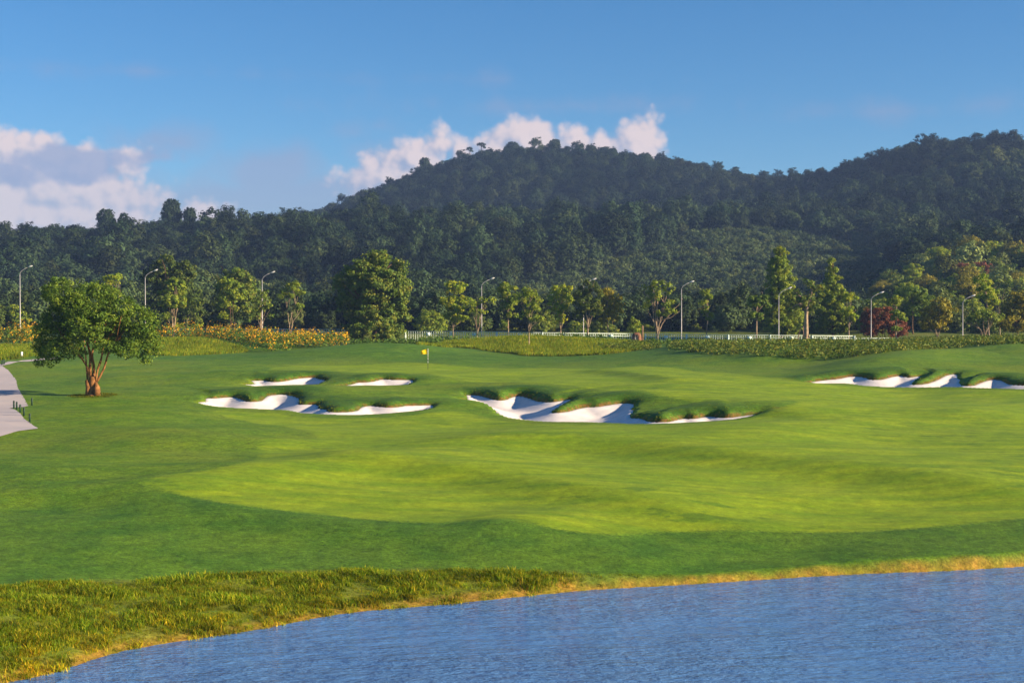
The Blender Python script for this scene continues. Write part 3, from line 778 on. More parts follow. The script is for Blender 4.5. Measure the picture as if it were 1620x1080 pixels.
# cart path: two stretches of pale concrete on the left
def sheet(name, pix, lift, mat, label, res=0.3):
    P = hit_poly(pix, 2); x0, y0 = P.min(0); x1, y1 = P.max(0)
    n = len(P); c = P.mean(0)
    # strips between the outline and rings shrunk towards the middle keep the exact edge
    ax = np.arange(x0 - res, x1 + res * 2, res); ay = np.arange(y0 - res, y1 + res * 2, res); X, Y = np.meshgrid(ax, ay)
    d = poly_sd(P, X, Y)[0]
    Z = ground_full(X, Y) + lift
    ii = np.arange(X.size).reshape(X.shape); q = np.stack([ii[:-1, :-1], ii[:-1, 1:], ii[1:, 1:], ii[1:, :-1]], -1).reshape(-1, 4)
    keep = (d < res * 0.9).ravel(); q = q[keep[q].all(1)]
    # pull the outer row of vertices onto the outline
    V = np.stack([X, Y, Z], -1).reshape(-1, 3); dd = d.ravel(); used = np.unique(q); out = used[dd[used] > -res * 0.3]
    Q = np.roll(P, -1, 0)
    for i in out:
        p = V[i, :2]; e = Q - P; t = np.clip(((p - P) * e).sum(1) / ((e ** 2).sum(1) + 1e-12), 0, 1); c_ = P + t[:, None] * e; j = ((c_ - p) ** 2).sum(1).argmin()
        V[i, :2] = c_[j]
    V[out, 2] = ground_full(V[out, 0], V[out, 1]) + lift
    rm = -np.ones(len(V), int); rm[used] = np.arange(len(used))
    top = V[used]; me = mesh_data(name, top, rm[q], [mat])
    return obj(name, me, label=label, kind='structure')

sheet('cart_path', [(-260, 640), (-120, 600), (-40, 584), (0, 579.5), (4.5, 580), (13, 586), (23, 598), (28.5, 612), (32, 623.5), (45, 640), (28, 643.5), (14, 646.5), (21, 648), (35, 658.5), (52, 673), (60, 681), (26, 686), (0, 691), (-80, 700), (-220, 705)],
      0.035, M_PATH, 'pale pinkish concrete cart path bending out at the left edge')
sheet('cart_path', [(-40, 580), (4, 576), (13, 573.6), (35, 570.2), (60, 567.4), (90, 566), (90, 568), (60, 569.8), (35, 573.2), (13, 577.2), (0, 579)], 0.035, M_PATH, 'thin far ribbon of pale cart path running behind the lone tree', 0.25)

# hills
hx = np.arange(-1034, 1035, 22.0); hy = np.r_[np.arange(300, 700, 12.0), np.arange(700, 1430, 22.0)]
X, Y = np.meshgrid(hx, hy); Z = base_z(X, Y) - 0.6 * (Y < 312)
ii = np.arange(X.size).reshape(X.shape); q = np.stack([ii[:-1, :-1], ii[:-1, 1:], ii[1:, 1:], ii[1:, :-1]], -1).reshape(-1, 4)
obj('hills', mesh_data('hills', np.stack([X, Y, Z], -1).reshape(-1, 3), q, [M_SOIL]), label='steep forested hills rising behind the golf course', kind='structure')
mb = MB(); mb.box((0, 545, -4), (2100, 1770, 1.0)); obj('plain', mb.mesh('plain', [M_SOIL], False), label='level country reaching to the horizon', kind='structure')

# ------------------------------------------------------------------ foliage builders
def leaf_quads(C, R, per, L, W, rng, up=0.35, out=0.7, shell=2.4, droop=0.0, heart=None, pull=0.0):
    """rhombic leaves round clump centres C (n,3) with radii R (n,3); returns verts, quads, tint"""
    C = np.repeat(np.asarray(C, float), per, 0); R = np.repeat(np.asarray(R, float), per, 0); n = len(C)
    d = rng.normal(size=(n, 3)); d /= np.linalg.norm(d, axis=1)[:, None]
    r = rng.uniform(0.05, 1, n) ** (1 / shell)
    p = C + d * R * r[:, None]
    if heart is not None:
        hd = p - np.asarray(heart, float); hd /= np.linalg.norm(hd, axis=1)[:, None] + 1e-9; d = d + hd * pull / max(out, .01)
    nrm = d * out + rng.normal(size=(n, 3)) * 0.55 + np.array([0, 0, up]); nrm /= np.linalg.norm(nrm, axis=1)[:, None]
    t = np.cross(nrm, rng.normal(size=(n, 3)) + np.array([0, 0, droop])); t /= np.linalg.norm(t, axis=1)[:, None] + 1e-9
    b = np.cross(nrm, t)
    sc = rng.uniform(0.6, 1.3, n)[:, None]
    V = np.stack([p - t * L * .5 * sc, p + b * W * .5 * sc + nrm * W * .12, p + t * L * .5 * sc, p - b * W * .5 * sc + nrm * W * .12], 1).reshape(-1, 3)
    Q = np.arange(n * 4).reshape(n, 4)
    tint = np.clip(np.repeat(rng.uniform(0, 1, n // per), per) * 0.5 + rng.uniform(0, 1, n) * 0.5 + rng.normal(0, .06, n), 0, 1)
    return V, Q, tint


def leaf_mesh(name, mat, *sets):
    V, Q, T = [], [], []; n = 0
    for v, q, t in sets:
        V.append(v); Q.append(q + n); T.append(t); n += len(v)
    return mesh_data(name, np.concatenate(V), np.concatenate(Q), [mat], False, {'tint': ('FACE', np.concatenate(T))})


def sub_clumps(ells, spacing, rng, hollow=0.35):
    """fill ellipsoids (cx,cy,cz,rx,ry,rz) with small clump centres, uneven at the outline"""
    C = []; R = []
    for cx, cy, cz, rx, ry, rz in ells:
        vol = 4.19 * rx * ry * rz; n = max(5, int(vol / spacing ** 3 * 0.75))
        d = rng.normal(size=(n, 3)); d /= np.linalg.norm(d, axis=1)[:, None]
        r = (hollow + (1 - hollow) * rng.uniform(0, 1, n)) ** 0.6 * rng.uniform(0.82, 1.06, n)
        p = np.array([cx, cy, cz]) + d * r[:, None] * np.array([rx, ry, rz])
        k = rng.uniform(0.5, 1.0, n) * spacing
        C.append(p); R.append(np.stack([k, k, k * 0.72], -1))
    return np.concatenate(C), np.concatenate(R)


def curve(a, b, rng, n=5, wob=0.06, sag=0.0):
    a = np.asarray(a, float); b = np.asarray(b, float); t = np.linspace(0, 1, n)[:, None]; L = np.linalg.norm(b - a)
    p = a + (b - a) * t
    w = rng.normal(size=3) * L * wob; w2 = rng.normal(size=3) * L * wob * .5
    return p + np.sin(t * pi) * w + np.sin(t * 2 * pi) * w2 + np.array([0, 0, sag * L]) * np.sin(t * pi)


def photo_tree(name, label, base_px, Y, ells, leafmat, bark, tr=0.16, mode='fork', fork=0.45, per=34, L=0.34, W=0.20, spacing=0.75, seed=1, group=None, cat='tree', base_py=None, flat=0.8, stems=3, up=0.35, lean=0.0, deep=0.85, hollow=0.35):
    """a tree standing at distance Y whose crown masses were read off the photograph: ells = (px, py, rx, ry) in photograph pixels"""
    rng = np.random.RandomState(seed); m = Y / F; tr = tr * (.72 if tr < .3 else .9)
    X = (base_px - 810) * m
    z0 = gz(X, Y)
    if base_py is not None: z0 = min(z0, float(at(base_px, base_py, Y)[2]) + 0.0)
    root = thing(name, label, cat, (X, Y, z0), group)
    E = []
    for k, (px, py, rx, ry) in enumerate(ells):
        p = at(px, py, Y); R = rx * m
        E.append((p[0] - X, rng.uniform(-.35, .35) * R * (1 if len(ells) > 1 else 0), p[2] - z0, R, R * deep, ry * m))
    C, R = sub_clumps(E, spacing, rng, hollow)
    C[:, 2] = np.maximum(C[:, 2], 0.25)
    ea = np.array(E); V = leaf_quads(C, R, int(per * 1.25), L * .9, W * .95, rng, up, 1.15, heart=(float(ea[:, 0].mean()), 0, float(ea[:, 2].mean())), pull=.5)
    obj('crown', leaf_mesh(name + '_crown', leafmat, V), root)
    mb = MB()
    E = sorted(E, key=lambda e: e[2]); top = E[-1]
    if mode == 'fork' or mode == 'single':
        zf = (top[2] if mode == 'single' else min(e[2] for e in E) * 0.2 + top[2] * fork)
        tx = top[0] * (0.9 if mode == 'single' else fork)
        tp = curve((0, 0, -0.3), (tx, top[1] * 0.4, zf), rng, 8, 0.02)
        rad = np.linspace(tr, tr * (0.35 if mode == 'single' else 0.6), 8); rad[0] *= 1.35
        mb.tube(tp, rad, 8)
        for e in E:
            if mode == 'single':
                zz = max(e[2] - e[5] * 0.5, zf * 0.25); i = int(np.clip(zz / zf * 7, 1, 6)); s = tp[i]
            else: s = tp[-1]
            for _ in range(2 if len(E) > 2 else 4):
                tgt = np.array(e[:3]) + rng.normal(size=3) * np.array(e[3:]) * 0.5
                mb.tube(curve(s, tgt, rng, 5, 0.06, 0.04), np.linspace(tr * 0.45, tr * 0.12, 5), 5)
    else:  # vase: several stems fanning from the foot
        n = max(stems, 1)
        tgts = [np.array(e[:3]) + np.array([0, 0, -e[5] * .3]) for e in E]
        while len(tgts) < n:
            e = E[rng.randint(len(E))]; tgts.append(np.array(e[:3]) + rng.normal(size=3) * np.array(e[3:]) * .55)
        foot = np.array([0, 0, fork * top[2] * 0.5])
        mb.tube([(0, 0, -0.3), (0, 0, 0.1), foot], [tr * 1.4, tr * 1.1, tr], 8)
        for tg in tgts:
            mid = foot + (tg - foot) * np.array([0.35, 0.35, 0.55])
            pts = np.r_[curve(foot, mid, rng, 4, 0.03), curve(mid, tg, rng, 4, 0.05)[1:]]
            mb.tube(pts, np.linspace(tr * 0.6, tr * 0.15, len(pts)), 6)
            for _ in range(2):
                mb.tube(curve(pts[4], tg + rng.normal(size=3) * 0.6, rng, 4, 0.05), np.linspace(tr * 0.3, tr * 0.1, 4), 5)
    obj('trunk', mb.mesh(name + '_trunk', [bark]), root)
    return root


# ------------------------------------------------------------------ the lone tree on the left slope
def lone_tree():
    rng = np.random.RandomState(11)
    b = hit(148, 627)[0]; Y = b[1]; m = Y / F; X = b[0]; z0 = gz(X, Y)
    root = thing('spreading_tree', 'broad low tree with swollen orange trunk alone on the mown slope by the path', 'tree', (X, Y, z0))
    def loc(px, py, dy=0.0): return np.array([(px - 148) * m, dy, (627 - py) * m])
    E = []
    for px, py, rx, ry, dy in [(90, 462, 26, 22, 0.3), (118, 470, 34, 26, -1), (150, 474, 36, 28, 0.8), (185, 490, 36, 28, -0.6), (215, 512, 34, 30, 0.4), (84, 500, 30, 30, 0.9), (78, 535, 28, 28, -0.3), (110, 515, 36, 32, 1.3),
                               (150, 510, 40, 32, -1.7), (150, 520, 40, 30, 1.8), (190, 530, 38, 30, 1.2), (232, 535, 24, 22, -0.5), (70, 558, 18, 16, 0.2), (122, 545, 26, 18, -1.0), (205, 550, 28, 14, -1.2), (240, 555, 16, 14, 0.2),
                               (175, 545, 24, 14, -1.8), (62, 570, 12, 10, 0.1), (235, 572, 9, 8, -.1), (82, 572, 10, 10, -0.6), (130, 560, 10, 8, -.8), (98, 552, 26, 16, -1.2), (68, 545, 20, 22, .4), (112, 562, 14, 9, .9), (212, 562, 22, 11, .8), (186, 560, 14, 9, -1.4), (96, 566, 13, 10, .4), (225, 548, 26, 20, 1.0), (160, 552, 20, 10, 1.6)]:
        p = loc(px, py, dy); E.append((*p, rx * m, rx * m * .95, ry * m))
    C, R = sub_clumps(E, 0.50, rng, 0.45)
    V = leaf_quads(C, R, 36, 0.21, 0.09, rng, 0.4, 0.9, 2.2)
    obj('crown', leaf_mesh('lone_crown', L_FORE, V), root)
    mb = MB()
    # swollen foot, then several upright stems
    mb.tube([loc(148, 634), loc(148, 624), loc(148, 618), loc(147, 610), loc(147, 603), loc(148, 597)], np.array([14, 10, 7.6, 6.6, 6.2, 5]) * m, 12)
    mb.tube([loc(154, 628, -.25), loc(155, 621, -.3), loc(155, 614, -.25), loc(152, 606, -.1)], np.array([4.5, 5.8, 4.8, 2]) * m, 10)
    mb.tube([loc(141, 629, -.15), loc(141, 614, -.2), loc(138, 603, -.1)], np.array([5.5, 3.8, 2.6]) * m, 9)
    obj('trunk', mb.mesh('lone_trunk', [M_BARKO]), root)
    for pts, r in [([(138, 606), (136, 590), (136, 568), (134, 540)], 1.7), ([(146, 604), (143, 585), (141, 560), (128, 520)], 3.0), ([(149, 602), (147, 580), (146, 556), (160, 510)], 2.6),
                   ([(152, 604), (156, 585), (160, 560), (170, 520)], 1.9), ([(153, 606), (164, 584), (176, 555), (200, 520)], 2.0), ([(143, 603), (138, 580), (118, 550), (92, 520)], 1.9), ([(154, 590), (160, 570), (166, 552), (190, 500)], 1.2)]:
        s = MB(); P3 = np.array([loc(px, py, rng.uniform(-.15, .15) * (i + 1)) for i, (px, py) in enumerate(pts)]); P3 = smooth_poly(P3, 3, False)
        s.tube(P3, np.linspace(r, r * .45, len(P3)) * m, 7)
        for _ in range(3):
            a = P3[-1]; s.tube(curve(P3[-3], a + rng.normal(size=3) * np.array([1.2, 1.2, .5]), rng, 4, .06), np.linspace(r * .4, r * .15, 4) * m, 5)
        obj('stem', s.mesh('lone_stem', [M_BARKO]), root)

lone_tree()

# ------------------------------------------------------------------ the planted trees along the fence
T = photo_tree
G = 'planted trees along the fence'
T('umbrella_tree', 'small pale umbrella-topped tree with twin stems peeping over the lone tree', 181, 214, [(180, 441, 16, 9)], L_YEL, M_BARKP, .13, 'vase', .2, 40, .36, .2, .7, 21, G, stems=2)
T('dark_tree', 'tall very dark tree behind the pale twin-trunk tree, beside a street lamp', 268, 246, [(262, 424, 24, 20), (240, 440, 22, 14), (290, 430, 22, 18), (272, 450, 36, 26), (288, 480, 30, 26), (250, 478, 22, 22), (305, 470, 16, 26), (300, 500, 26, 16), (268, 500, 30, 18)], L_DARK, M_BARK, .3, 'fork', .35, 40, .46, .28, .95, 22, G)
T('pale_trunk_tree', 'light green tree with two straight pale trunks in front of the dark tree', 274, 222, [(277, 449, 17, 10), (262, 464, 11, 10), (286, 458, 12, 9), (272, 478, 20, 10), (284, 474, 12, 8), (264, 500, 9, 6)], L_MID, M_BARKP, .19, 'vase', .12, 40, .36, .22, .7, 23, G, stems=2)
T('bare_branched_tree', 'thin bare-branched tree right of the pale twin trunks', 292, 226, [(290, 478, 16, 16), (302, 484, 15, 16)], L_OLIVE, M_BARKP, .1, 'vase', .25, 14, .36, .2, .8, 24, G, stems=5)
T('bushy_tree', 'bushy dark green tree left of the short lamp post above the hedge', 370, 236, [(372, 432, 20, 14), (355, 455, 16, 24), (385, 452, 22, 24), (368, 470, 28, 26), (398, 470, 14, 22), (355, 492, 14, 12), (392, 498, 20, 14)], L_OLIVE, M_BARK, .22, 'fork', .4, 40, .44, .27, .9, 25, G)
T('green_crowned_tree', 'fresh green crown with slim trunks in front of the bushy dark tree', 366, 224, [(363, 448, 18, 10), (372, 462, 18, 14), (360, 474, 16, 12), (352, 500, 8, 6)], L_MID, M_BARK, .12, 'vase', .3, 36, .38, .23, .75, 26, G, stems=2)
T('sparse_tree', 'small sparse tree standing in the yellow flowers before the fence', 413, 196, [(413, 478, 16, 14), (402, 492, 9, 10), (424, 490, 9, 12), (414, 464, 10, 8)], L_OLIVE, M_BARKP, .12, 'vase', .45, 22, .34, .2, .75, 27, G, stems=5)
T('crooked_tree', 'small crooked tree with lopsided flat crown right of the lamp', 458, 224, [(464, 453, 16, 8), (472, 460, 9, 8), (452, 466, 12, 8), (478, 484, 8, 6)], L_MID, M_BARKP, .13, 'vase', .25, 44, .36, .22, .7, 28, G, stems=3)
T('large_tree', 'largest leafy tree, wide to the ground, between flower hedge and fence', 592, 204, [(592, 416, 30, 22), (578, 430, 34, 22), (622, 432, 26, 26), (548, 442, 24, 20), (600, 452, 44, 30), (634, 460, 20, 26), (552, 468, 28, 26), (590, 490, 46, 30), (625, 500, 26, 30), (560, 505, 20, 30), (592, 525, 44, 24), (600, 402, 10, 9)],
  L_OLIVE, M_BARK, .42, 'fork', .3, 42, .38, .23, .85, 29, G, hollow=.45)
T('tiered_tree', 'three-tiered yellow-green tree with round top right of the flag', 718, 214, [(721, 453, 20, 10), (712, 478, 16, 10), (732, 477, 14, 9), (722, 486, 18, 8), (712, 502, 12, 8), (730, 505, 12, 8)], L_YEL, M_BARKP, .14, 'single', .5, 44, .34, .2, .65, 30, G)
T('wispy_tree', 'thin wispy branching tree left of the tall lamp by the fence', 755, 212, [(752, 478, 14, 8), (770, 475, 12, 9), (748, 492, 8, 8), (765, 488, 10, 8)], L_YEL, M_BARKP, .09, 'vase', .35, 16, .32, .18, .7, 31, G, stems=5)
T('flat_topped_tree', 'upright tree with flat leafy top between lamp and mound sapling', 804, 214, [(802, 454, 17, 8), (806, 466, 16, 10), (796, 482, 10, 9), (810, 482, 12, 12), (810, 498, 8, 6), (795, 512, 7, 5)], L_MID, M_BARKP, .13, 'single', .5, 44, .34, .2, .65, 32, G)
T('mound_sapling', 'slender sapling standing out on the rough grass mound', 837, 184, [(838, 462, 16, 8), (828, 474, 12, 10), (848, 470, 12, 12), (838, 486, 14, 10), (832, 502, 9, 8), (852, 504, 7, 4)], L_MID, M_BARKP, .09, 'vase', .5, 24, .30, .18, .65, 33, G, stems=5)
T('yellowing_tree', 'yellowish tree with upswept branches right of the mound sapling', 887, 204, [(884, 460, 14, 10), (894, 458, 12, 8), (876, 472, 10, 9), (896, 474, 12, 12), (884, 486, 16, 11), (886, 505, 13, 9)], L_YEL, M_BARKP, .12, 'vase', .4, 34, .32, .19, .65, 34, G, stems=5)
T('dark_round_tree', 'darker green tree crowding the lamp in the middle of the row', 930, 202, [(934, 450, 12, 9), (918, 462, 14, 11), (940, 464, 15, 12), (926, 480, 20, 14), (914, 498, 10, 9), (944, 488, 10, 12)], L_DARK, M_BARKP, .13, 'vase', .45, 42, .34, .2, .68, 35, G, stems=4)
T('golden_tinged_tree', 'tree with orange tinged leaves, right end of the middle clump', 962, 214, [(960, 458, 13, 8), (964, 472, 16, 11), (956, 488, 17, 11), (975, 490, 12, 14), (980, 478, 10, 10), (962, 505, 16, 10)], L_GOLD, M_BARKP, .15, 'single', .5, 38, .34, .2, .68, 36, G)
T('small_bush', 'small rounded green bush behind the stone marker', 1001, 218, [(1001, 512, 10, 9), (1004, 521, 13, 8)], L_MID, M_BARK, .06, 'vase', .1, 40, .3, .18, .6, 37, 'bushes behind the fence', 'bush', stems=4)
T('pale_multi_stem_tree', 'tree with several thick pale stems right of the stone marker', 1040, 212, [(1040, 449, 12, 9), (1021, 459, 10, 7), (1056, 456, 11, 8), (1032, 472, 11, 8), (1056, 478, 10, 9), (1022, 486, 8, 7), (1048, 494, 10, 7), (1062, 494, 7, 6), (1040, 466, 9, 8)], L_MID, M_BARKP, .24, 'vase', .35, 34, .36, .22, .68, 38, G, stems=7)
T('pollarded_tree', 'thin pollarded tree with small tuft right of the bare lamp', 1117, 212, [(1118, 465, 11, 7), (1124, 470, 7, 5), (1113, 476, 7, 6), (1116, 490, 6, 5), (1120, 501, 10, 6)], L_MID, M_BARKP, .14, 'single', .5, 40, .32, .2, .6, 39, G)
T('mushroom_crowned_tree', 'tree with dark mushroom-shaped crown and braced trunk before the tall columnar tree', 1197, 210, [(1200, 474, 18, 11), (1190, 483, 10, 7), (1212, 482, 9, 8), (1190, 498, 8, 5), (1205, 500, 6, 5)], L_FORE, M_BARKP, .19, 'single', .5, 46, .34, .22, .66, 40, G)
T('columnar_tree', 'tallest columnar tree of the row, left one of the pair', 1236, 232, [(1233, 392, 8, 12), (1233, 406, 14, 16), (1232, 424, 20, 20), (1234, 446, 24, 24), (1232, 470, 27, 24), (1236, 494, 30, 22), (1236, 514, 30, 16)], L_MID, M_BARKP, .2, 'single', .5, 40, .34, .2, .66, 41, 'pair of columnar trees', hollow=.2)
T('staked_tree', 'pruned tree with thick pink trunk propped by stakes before the columnar pair', 1271, 200, [(1283, 446, 11, 10), (1292, 462, 12, 16), (1258, 470, 14, 14), (1280, 480, 18, 16), (1254, 488, 10, 14)], L_OLIVE, M_BARKP, .42, 'fork', .55, 36, .34, .2, .68, 42, G)
T('conical_tree', 'pointed conical tree, right one of the columnar pair', 1318, 232, [(1317, 416, 7, 12), (1317, 432, 12, 16), (1317, 450, 18, 18), (1318, 472, 24, 20), (1318, 496, 29, 22), (1318, 514, 31, 16)], L_MID, M_BARK, .2, 'single', .5, 42, .34, .2, .66, 43, 'pair of columnar trees', hollow=.2)
T('papaya_like_tree', 'slim tree with upturned leaf rosettes right of the conical tree', 1343, 204, [(1348, 468, 13, 6), (1338, 474, 8, 6), (1344, 492, 13, 7), (1350, 500, 9, 6)], L_YEL, M_BARKP, .11, 'vase', .6, 36, .36, .2, .6, 44, G, stems=4)
T('rust_coloured_bush', 'big rust-red dry bush behind the lamp at the right', 1398, 224, [(1395, 504, 30, 22), (1378, 516, 20, 16), (1416, 518, 20, 16)], L_RUST, M_BARK, .1, 'vase', .1, 46, .34, .16, .7, 45, None, 'bush', stems=7)
T('layered_tree', 'slim tree with layered leaf plates in front of the rust bush', 1418, 210, [(1418, 474, 15, 6), (1412, 480, 10, 6), (1416, 498, 15, 7), (1424, 504, 10, 6), (1420, 520, 8, 4)], L_MID, M_BARKP, .17, 'single', .5, 44, .36, .2, .62, 46, G)
T('full_green_tree', 'full mid green tree behind the layered tree and rust bush', 1445, 250, [(1440, 466, 26, 12), (1462, 476, 20, 14), (1450, 488, 22, 14)], L_FORE, M_BARK, .2, 'fork', .4, 40, .42, .26, .9, 47, G)
T('golden_tree', 'golden green tree with upright stems left of the far right lamp', 1484, 214, [(1484, 480, 18, 10), (1472, 494, 16, 12), (1500, 490, 14, 12), (1490, 508, 18, 12), (1466, 512, 14, 10)], L_GOLD, M_BARKP, .12, 'vase', .3, 38, .36, .21, .72, 48, G, stems=6)
T('tall_crown_tree', 'tall rounded tree on pale trunk right of the far right lamp', 1566, 226, [(1556, 446, 16, 13), (1562, 464, 18, 13), (1570, 478, 12, 9)], L_YEL, M_BARKP, .17, 'fork', .7, 40, .38, .23, .75, 49, G)
T('flat_spreading_tree', 'low flat spreading tree at the foot of the tall rounded tree', 1556, 208, [(1556, 498, 24, 8), (1540, 505, 14, 6), (1574, 504, 14, 7)], L_MID, M_BARKP, .13, 'vase', .5, 40, .34, .2, .66, 50, G, stems=6)
T('bare_stem_tree', 'bare pale-stemmed tree between the tall rounded tree and the right edge', 1582, 240, [(1582, 462, 9, 8), (1580, 480, 9, 10)], L_OLIVE, M_BARKP, .12, 'vase', .4, 10, .34, .2, .7, 51, G, stems=6)
T('amber_tree', 'amber-leaved tree cut off by the right edge of the view', 1608, 230, [(1608, 490, 24, 26), (1600, 512, 26, 14), (1622, 478, 20, 20)], L_GOLD, M_BARK, .2, 'fork', .4, 38, .4, .24, .82, 52, G)

# three timber props round the staked tree
bx = (1271 - 810) * 200 / F
st = thing('tree_stake', 'timber props leaning on the thick pink trunk', 'stake', (bx, 200, gz(bx, 200)))
for k, (dx, dy) in enumerate([(-1.1, -.4), (1.05, -.5), (.2, 1.1)]):
    mb = MB(); mb.tube([(dx, dy, -.2), (dx * .35, dy * .35, 2.7)], [.07, .06], 6); obj('prop', mb.mesh('prop', [M_WOOD]), st)

# ------------------------------------------------------------------ fence
def fence(px0, px1, Y0, Y1, label, top0, top1, hgt=2.3, detail=True, posts=6.3):
    p0 = at(px0, top0, Y0); p1 = at(px1, top1, Y1); d = p1 - p0; L = float(np.hypot(d[0], d[1])); ang = math.atan2(d[1], d[0]); slope = d[2] / L
    root = thing('metal_fence', label, 'fence', (p0[0], p0[1], p0[2] - hgt), None, ang)
    def bar(name, z, h, th):
        mb = MB(); v = np.array([[0, -th, z], [L, -th, z + slope * L], [L, th, z + slope * L], [0, th, z], [0, -th, z + h], [L, -th, z + h + slope * L], [L, th, z + h + slope * L], [0, th, z + h]])
        mb.add(v, [[0, 3, 2, 1], [4, 5, 6, 7], [0, 1, 5, 4], [1, 2, 6, 5], [2, 3, 7, 6], [3, 0, 4, 7]]); return obj(name, mb.mesh(name, [M_FENCE], False), root)
    bar('rail', hgt - .07, .07, .030); bar('rail', hgt - .42, .06, .028); bar('rail', .18, .06, .028)
    mbp = MB(); mbp.box((0, 0, hgt / 2), (.16, .12, hgt + .06)); pm = mbp.mesh('fence_post', [M_FENCE], False)
    n = int(round(L / posts))
    for i in range(n + 1):
        s = L * i / n; obj('post', pm, root, loc=(s, -.02, slope * s))
    if detail:
        mbk = MB(); mbk.box((0, 0, hgt / 2), (.06, .03, hgt - .06)); km = mbk.mesh('fence_picket', [M_FENCE], False)
        k = int(L / .33)
        for i in range(k):
            s = (i + .5) * .33
            obj('picket', km, root, loc=(s, 0, slope * s))
    mbs = MB(); mbs.box((0, 0, 0), (.62, .03, .46)); sm = mbs.mesh('fence_sign', [M_SIGN], False)
    for i in range(n):
        s = L * (i + .5) / n; obj('sign_plate', sm, root, loc=(s, -.075, slope * s + hgt - .45))
    return root

fence(262, 545, 212, 206, 'pale green fence stretch half hidden by the yellow flowers', 519.5, 520.5, 2.3)
fence(641, 1003, 206, 206, 'pale green picket fence between the largest tree and the stone marker', 523.0, 527.5, 2.35)
fence(1021, 1352, 206, 203, 'pale green fence stretch right of the stone marker behind the shrubs', 528.0, 531.0, 2.3)
fence(1354, 1425, 203, 212, 'last short stretch of pale fence near the rust bush', 535.0, 534.0, 1.7, False)

# ------------------------------------------------------------------ street lamps
def lamp_meshes():
    mp = MB(); mp.tube([(0, 0, -.3), (0, 0, 0), (0, 0, .9), (0, 0, 8.6)], [.12, .12, .08, .05], 10)
    ma = MB(); ma.tube([(0, 0, 8.45), (.18, 0, 8.85), (.75, 0, 9.25), (1.35, 0, 9.5)], [.06, .05, .045, .045], 8)
    mh = MB()
    prof = [(1.25, .04, 9.46, .03), (1.36, .13, 9.51, .08), (1.62, .20, 9.60, .12), (1.88, .17, 9.67, .10), (2.0, .06, 9.68, .04)]
    V = []; sd = 10
    for x, w, z, h in prof:
        for j in range(sd):
            a = 2 * pi * j / sd; V.append((x, w * math.cos(a), z + h * math.sin(a) * (1.0 if math.sin(a) > 0 else .35)))
    q = [[i * sd + j, i * sd + (j + 1) % sd, (i + 1) * sd + (j + 1) % sd, (i + 1) * sd + j] for i in range(len(prof) - 1) for j in range(sd)]
    mh.add(V, q)
    mg = MB(); V = []
    for x, w, z in [(1.42, .10, 9.48), (1.62, .16, 9.53), (1.85, .12, 9.60)]:
        for j in range(8):
            a = 2 * pi * j / 8; V.append((x + 0.0, w * math.cos(a), z + .07 * math.sin(a)))
    q = [[i * 8 + j, i * 8 + (j + 1) % 8, (i + 1) * 8 + (j + 1) % 8, (i + 1) * 8 + j] for i in range(2) for j in range(8)]
    mg.add(V, q)
    mbb = MB(); mbb.box((0, 0, .03), (.42, .42, .06))
    return mp.mesh('lamp_pole', [M_STEEL]), ma.mesh('lamp_arm', [M_STEEL]), mh.mesh('lamp_head', [M_LAMP]), mg.mesh('lamp_glass', [M_GLASS]), mbb.mesh('lamp_base', [M_PALE], False)

LM = lamp_meshes()
for px, head, Y, lab in [(32, 421, 222, 'street lamp at the far left, over the orange flowers'), (230, 427, 220, 'street lamp beside the very dark tall tree'), (415, 430, 219, 'street lamp behind the small sparse tree'),
                         (762, 440, 218, 'street lamp between the three-tiered tree and flat-topped tree'), (923, 441, 218, 'street lamp hidden in the darker green middle tree'),
                         (1078, 445, 222, 'free-standing street lamp right of the pale multi-stem tree'), (1232, 455, 216, 'street lamp in front of the tallest columnar tree'),
                         (1378, 462, 222, 'street lamp in front of the rust-red bush'), (1523, 467, 224, 'street lamp nearest the right edge')]:
    X = (px - 810) * Y / F; ztop = float(at(px, head, Y)[2])
    r = thing('street_lamp', lab, 'street lamp', (X, Y, ztop - 9.65), 'street lamps along the road')
    po = obj('pole', LM[0], r); obj('base', LM[4], r, loc=(0, 0, max(0, gz(X, Y) - (ztop - 9.65)))); obj('arm', LM[1], r); hd = obj('lamp_head', LM[2], r); obj('glass', LM[3], hd)

# ------------------------------------------------------------------ stone marker, flag, stakes, marker post
p = at(1007, 543, 190); X, Y = p[0], p[1]; z = gz(X, Y)
r = thing('stone_marker', 'red-brown boulder marker with dark oval plaque before the fence', 'marker', (X, Y, z))
rng = np.random.RandomState(4)
mb = MB(); V = []; sd = 14
for zz, k in [(-.2, 1.05), (0.15, 1.08), (.6, 1.0), (1.0, .93), (1.28, .80), (1.40, .5)]:
    for j in range(sd):
        a = 2 * pi * j / sd; ca, sa = math.cos(a), math.sin(a)
        rr = 1 / max(abs(ca) ** 4 + abs(sa) ** 4, 1e-6) ** .25
        V.append((rr * ca * .62 * k * rng.uniform(.94, 1.05), rr * sa * .38 * k * rng.uniform(.94, 1.05), zz + rng.normal() * .02))
q = [[i * sd + j, i * sd + (j + 1) % sd, (i + 1) * sd + (j + 1) % sd, (i + 1) * sd + j] for i in range(5) for j in range(sd)]
V.append((0, 0, 1.43)); tr = [[5 * sd + j, 5 * sd + (j + 1) % sd, 6 * sd] for j in range(sd)]
mb.add(V, q, tr); obj('boulder', mb.mesh('boulder', [M_STONE], False), r)
mb = MB(); V = [(.26 * math.cos(a), -.43, .74 + .43 * math.sin(a)) for a in np.linspace(0, 2 * pi, 20, False)] + [(.26 * math.cos(a), -.34, .74 + .43 * math.sin(a)) for a in np.linspace(0, 2 * pi, 20, False)] + [(0, -.43, .74)]
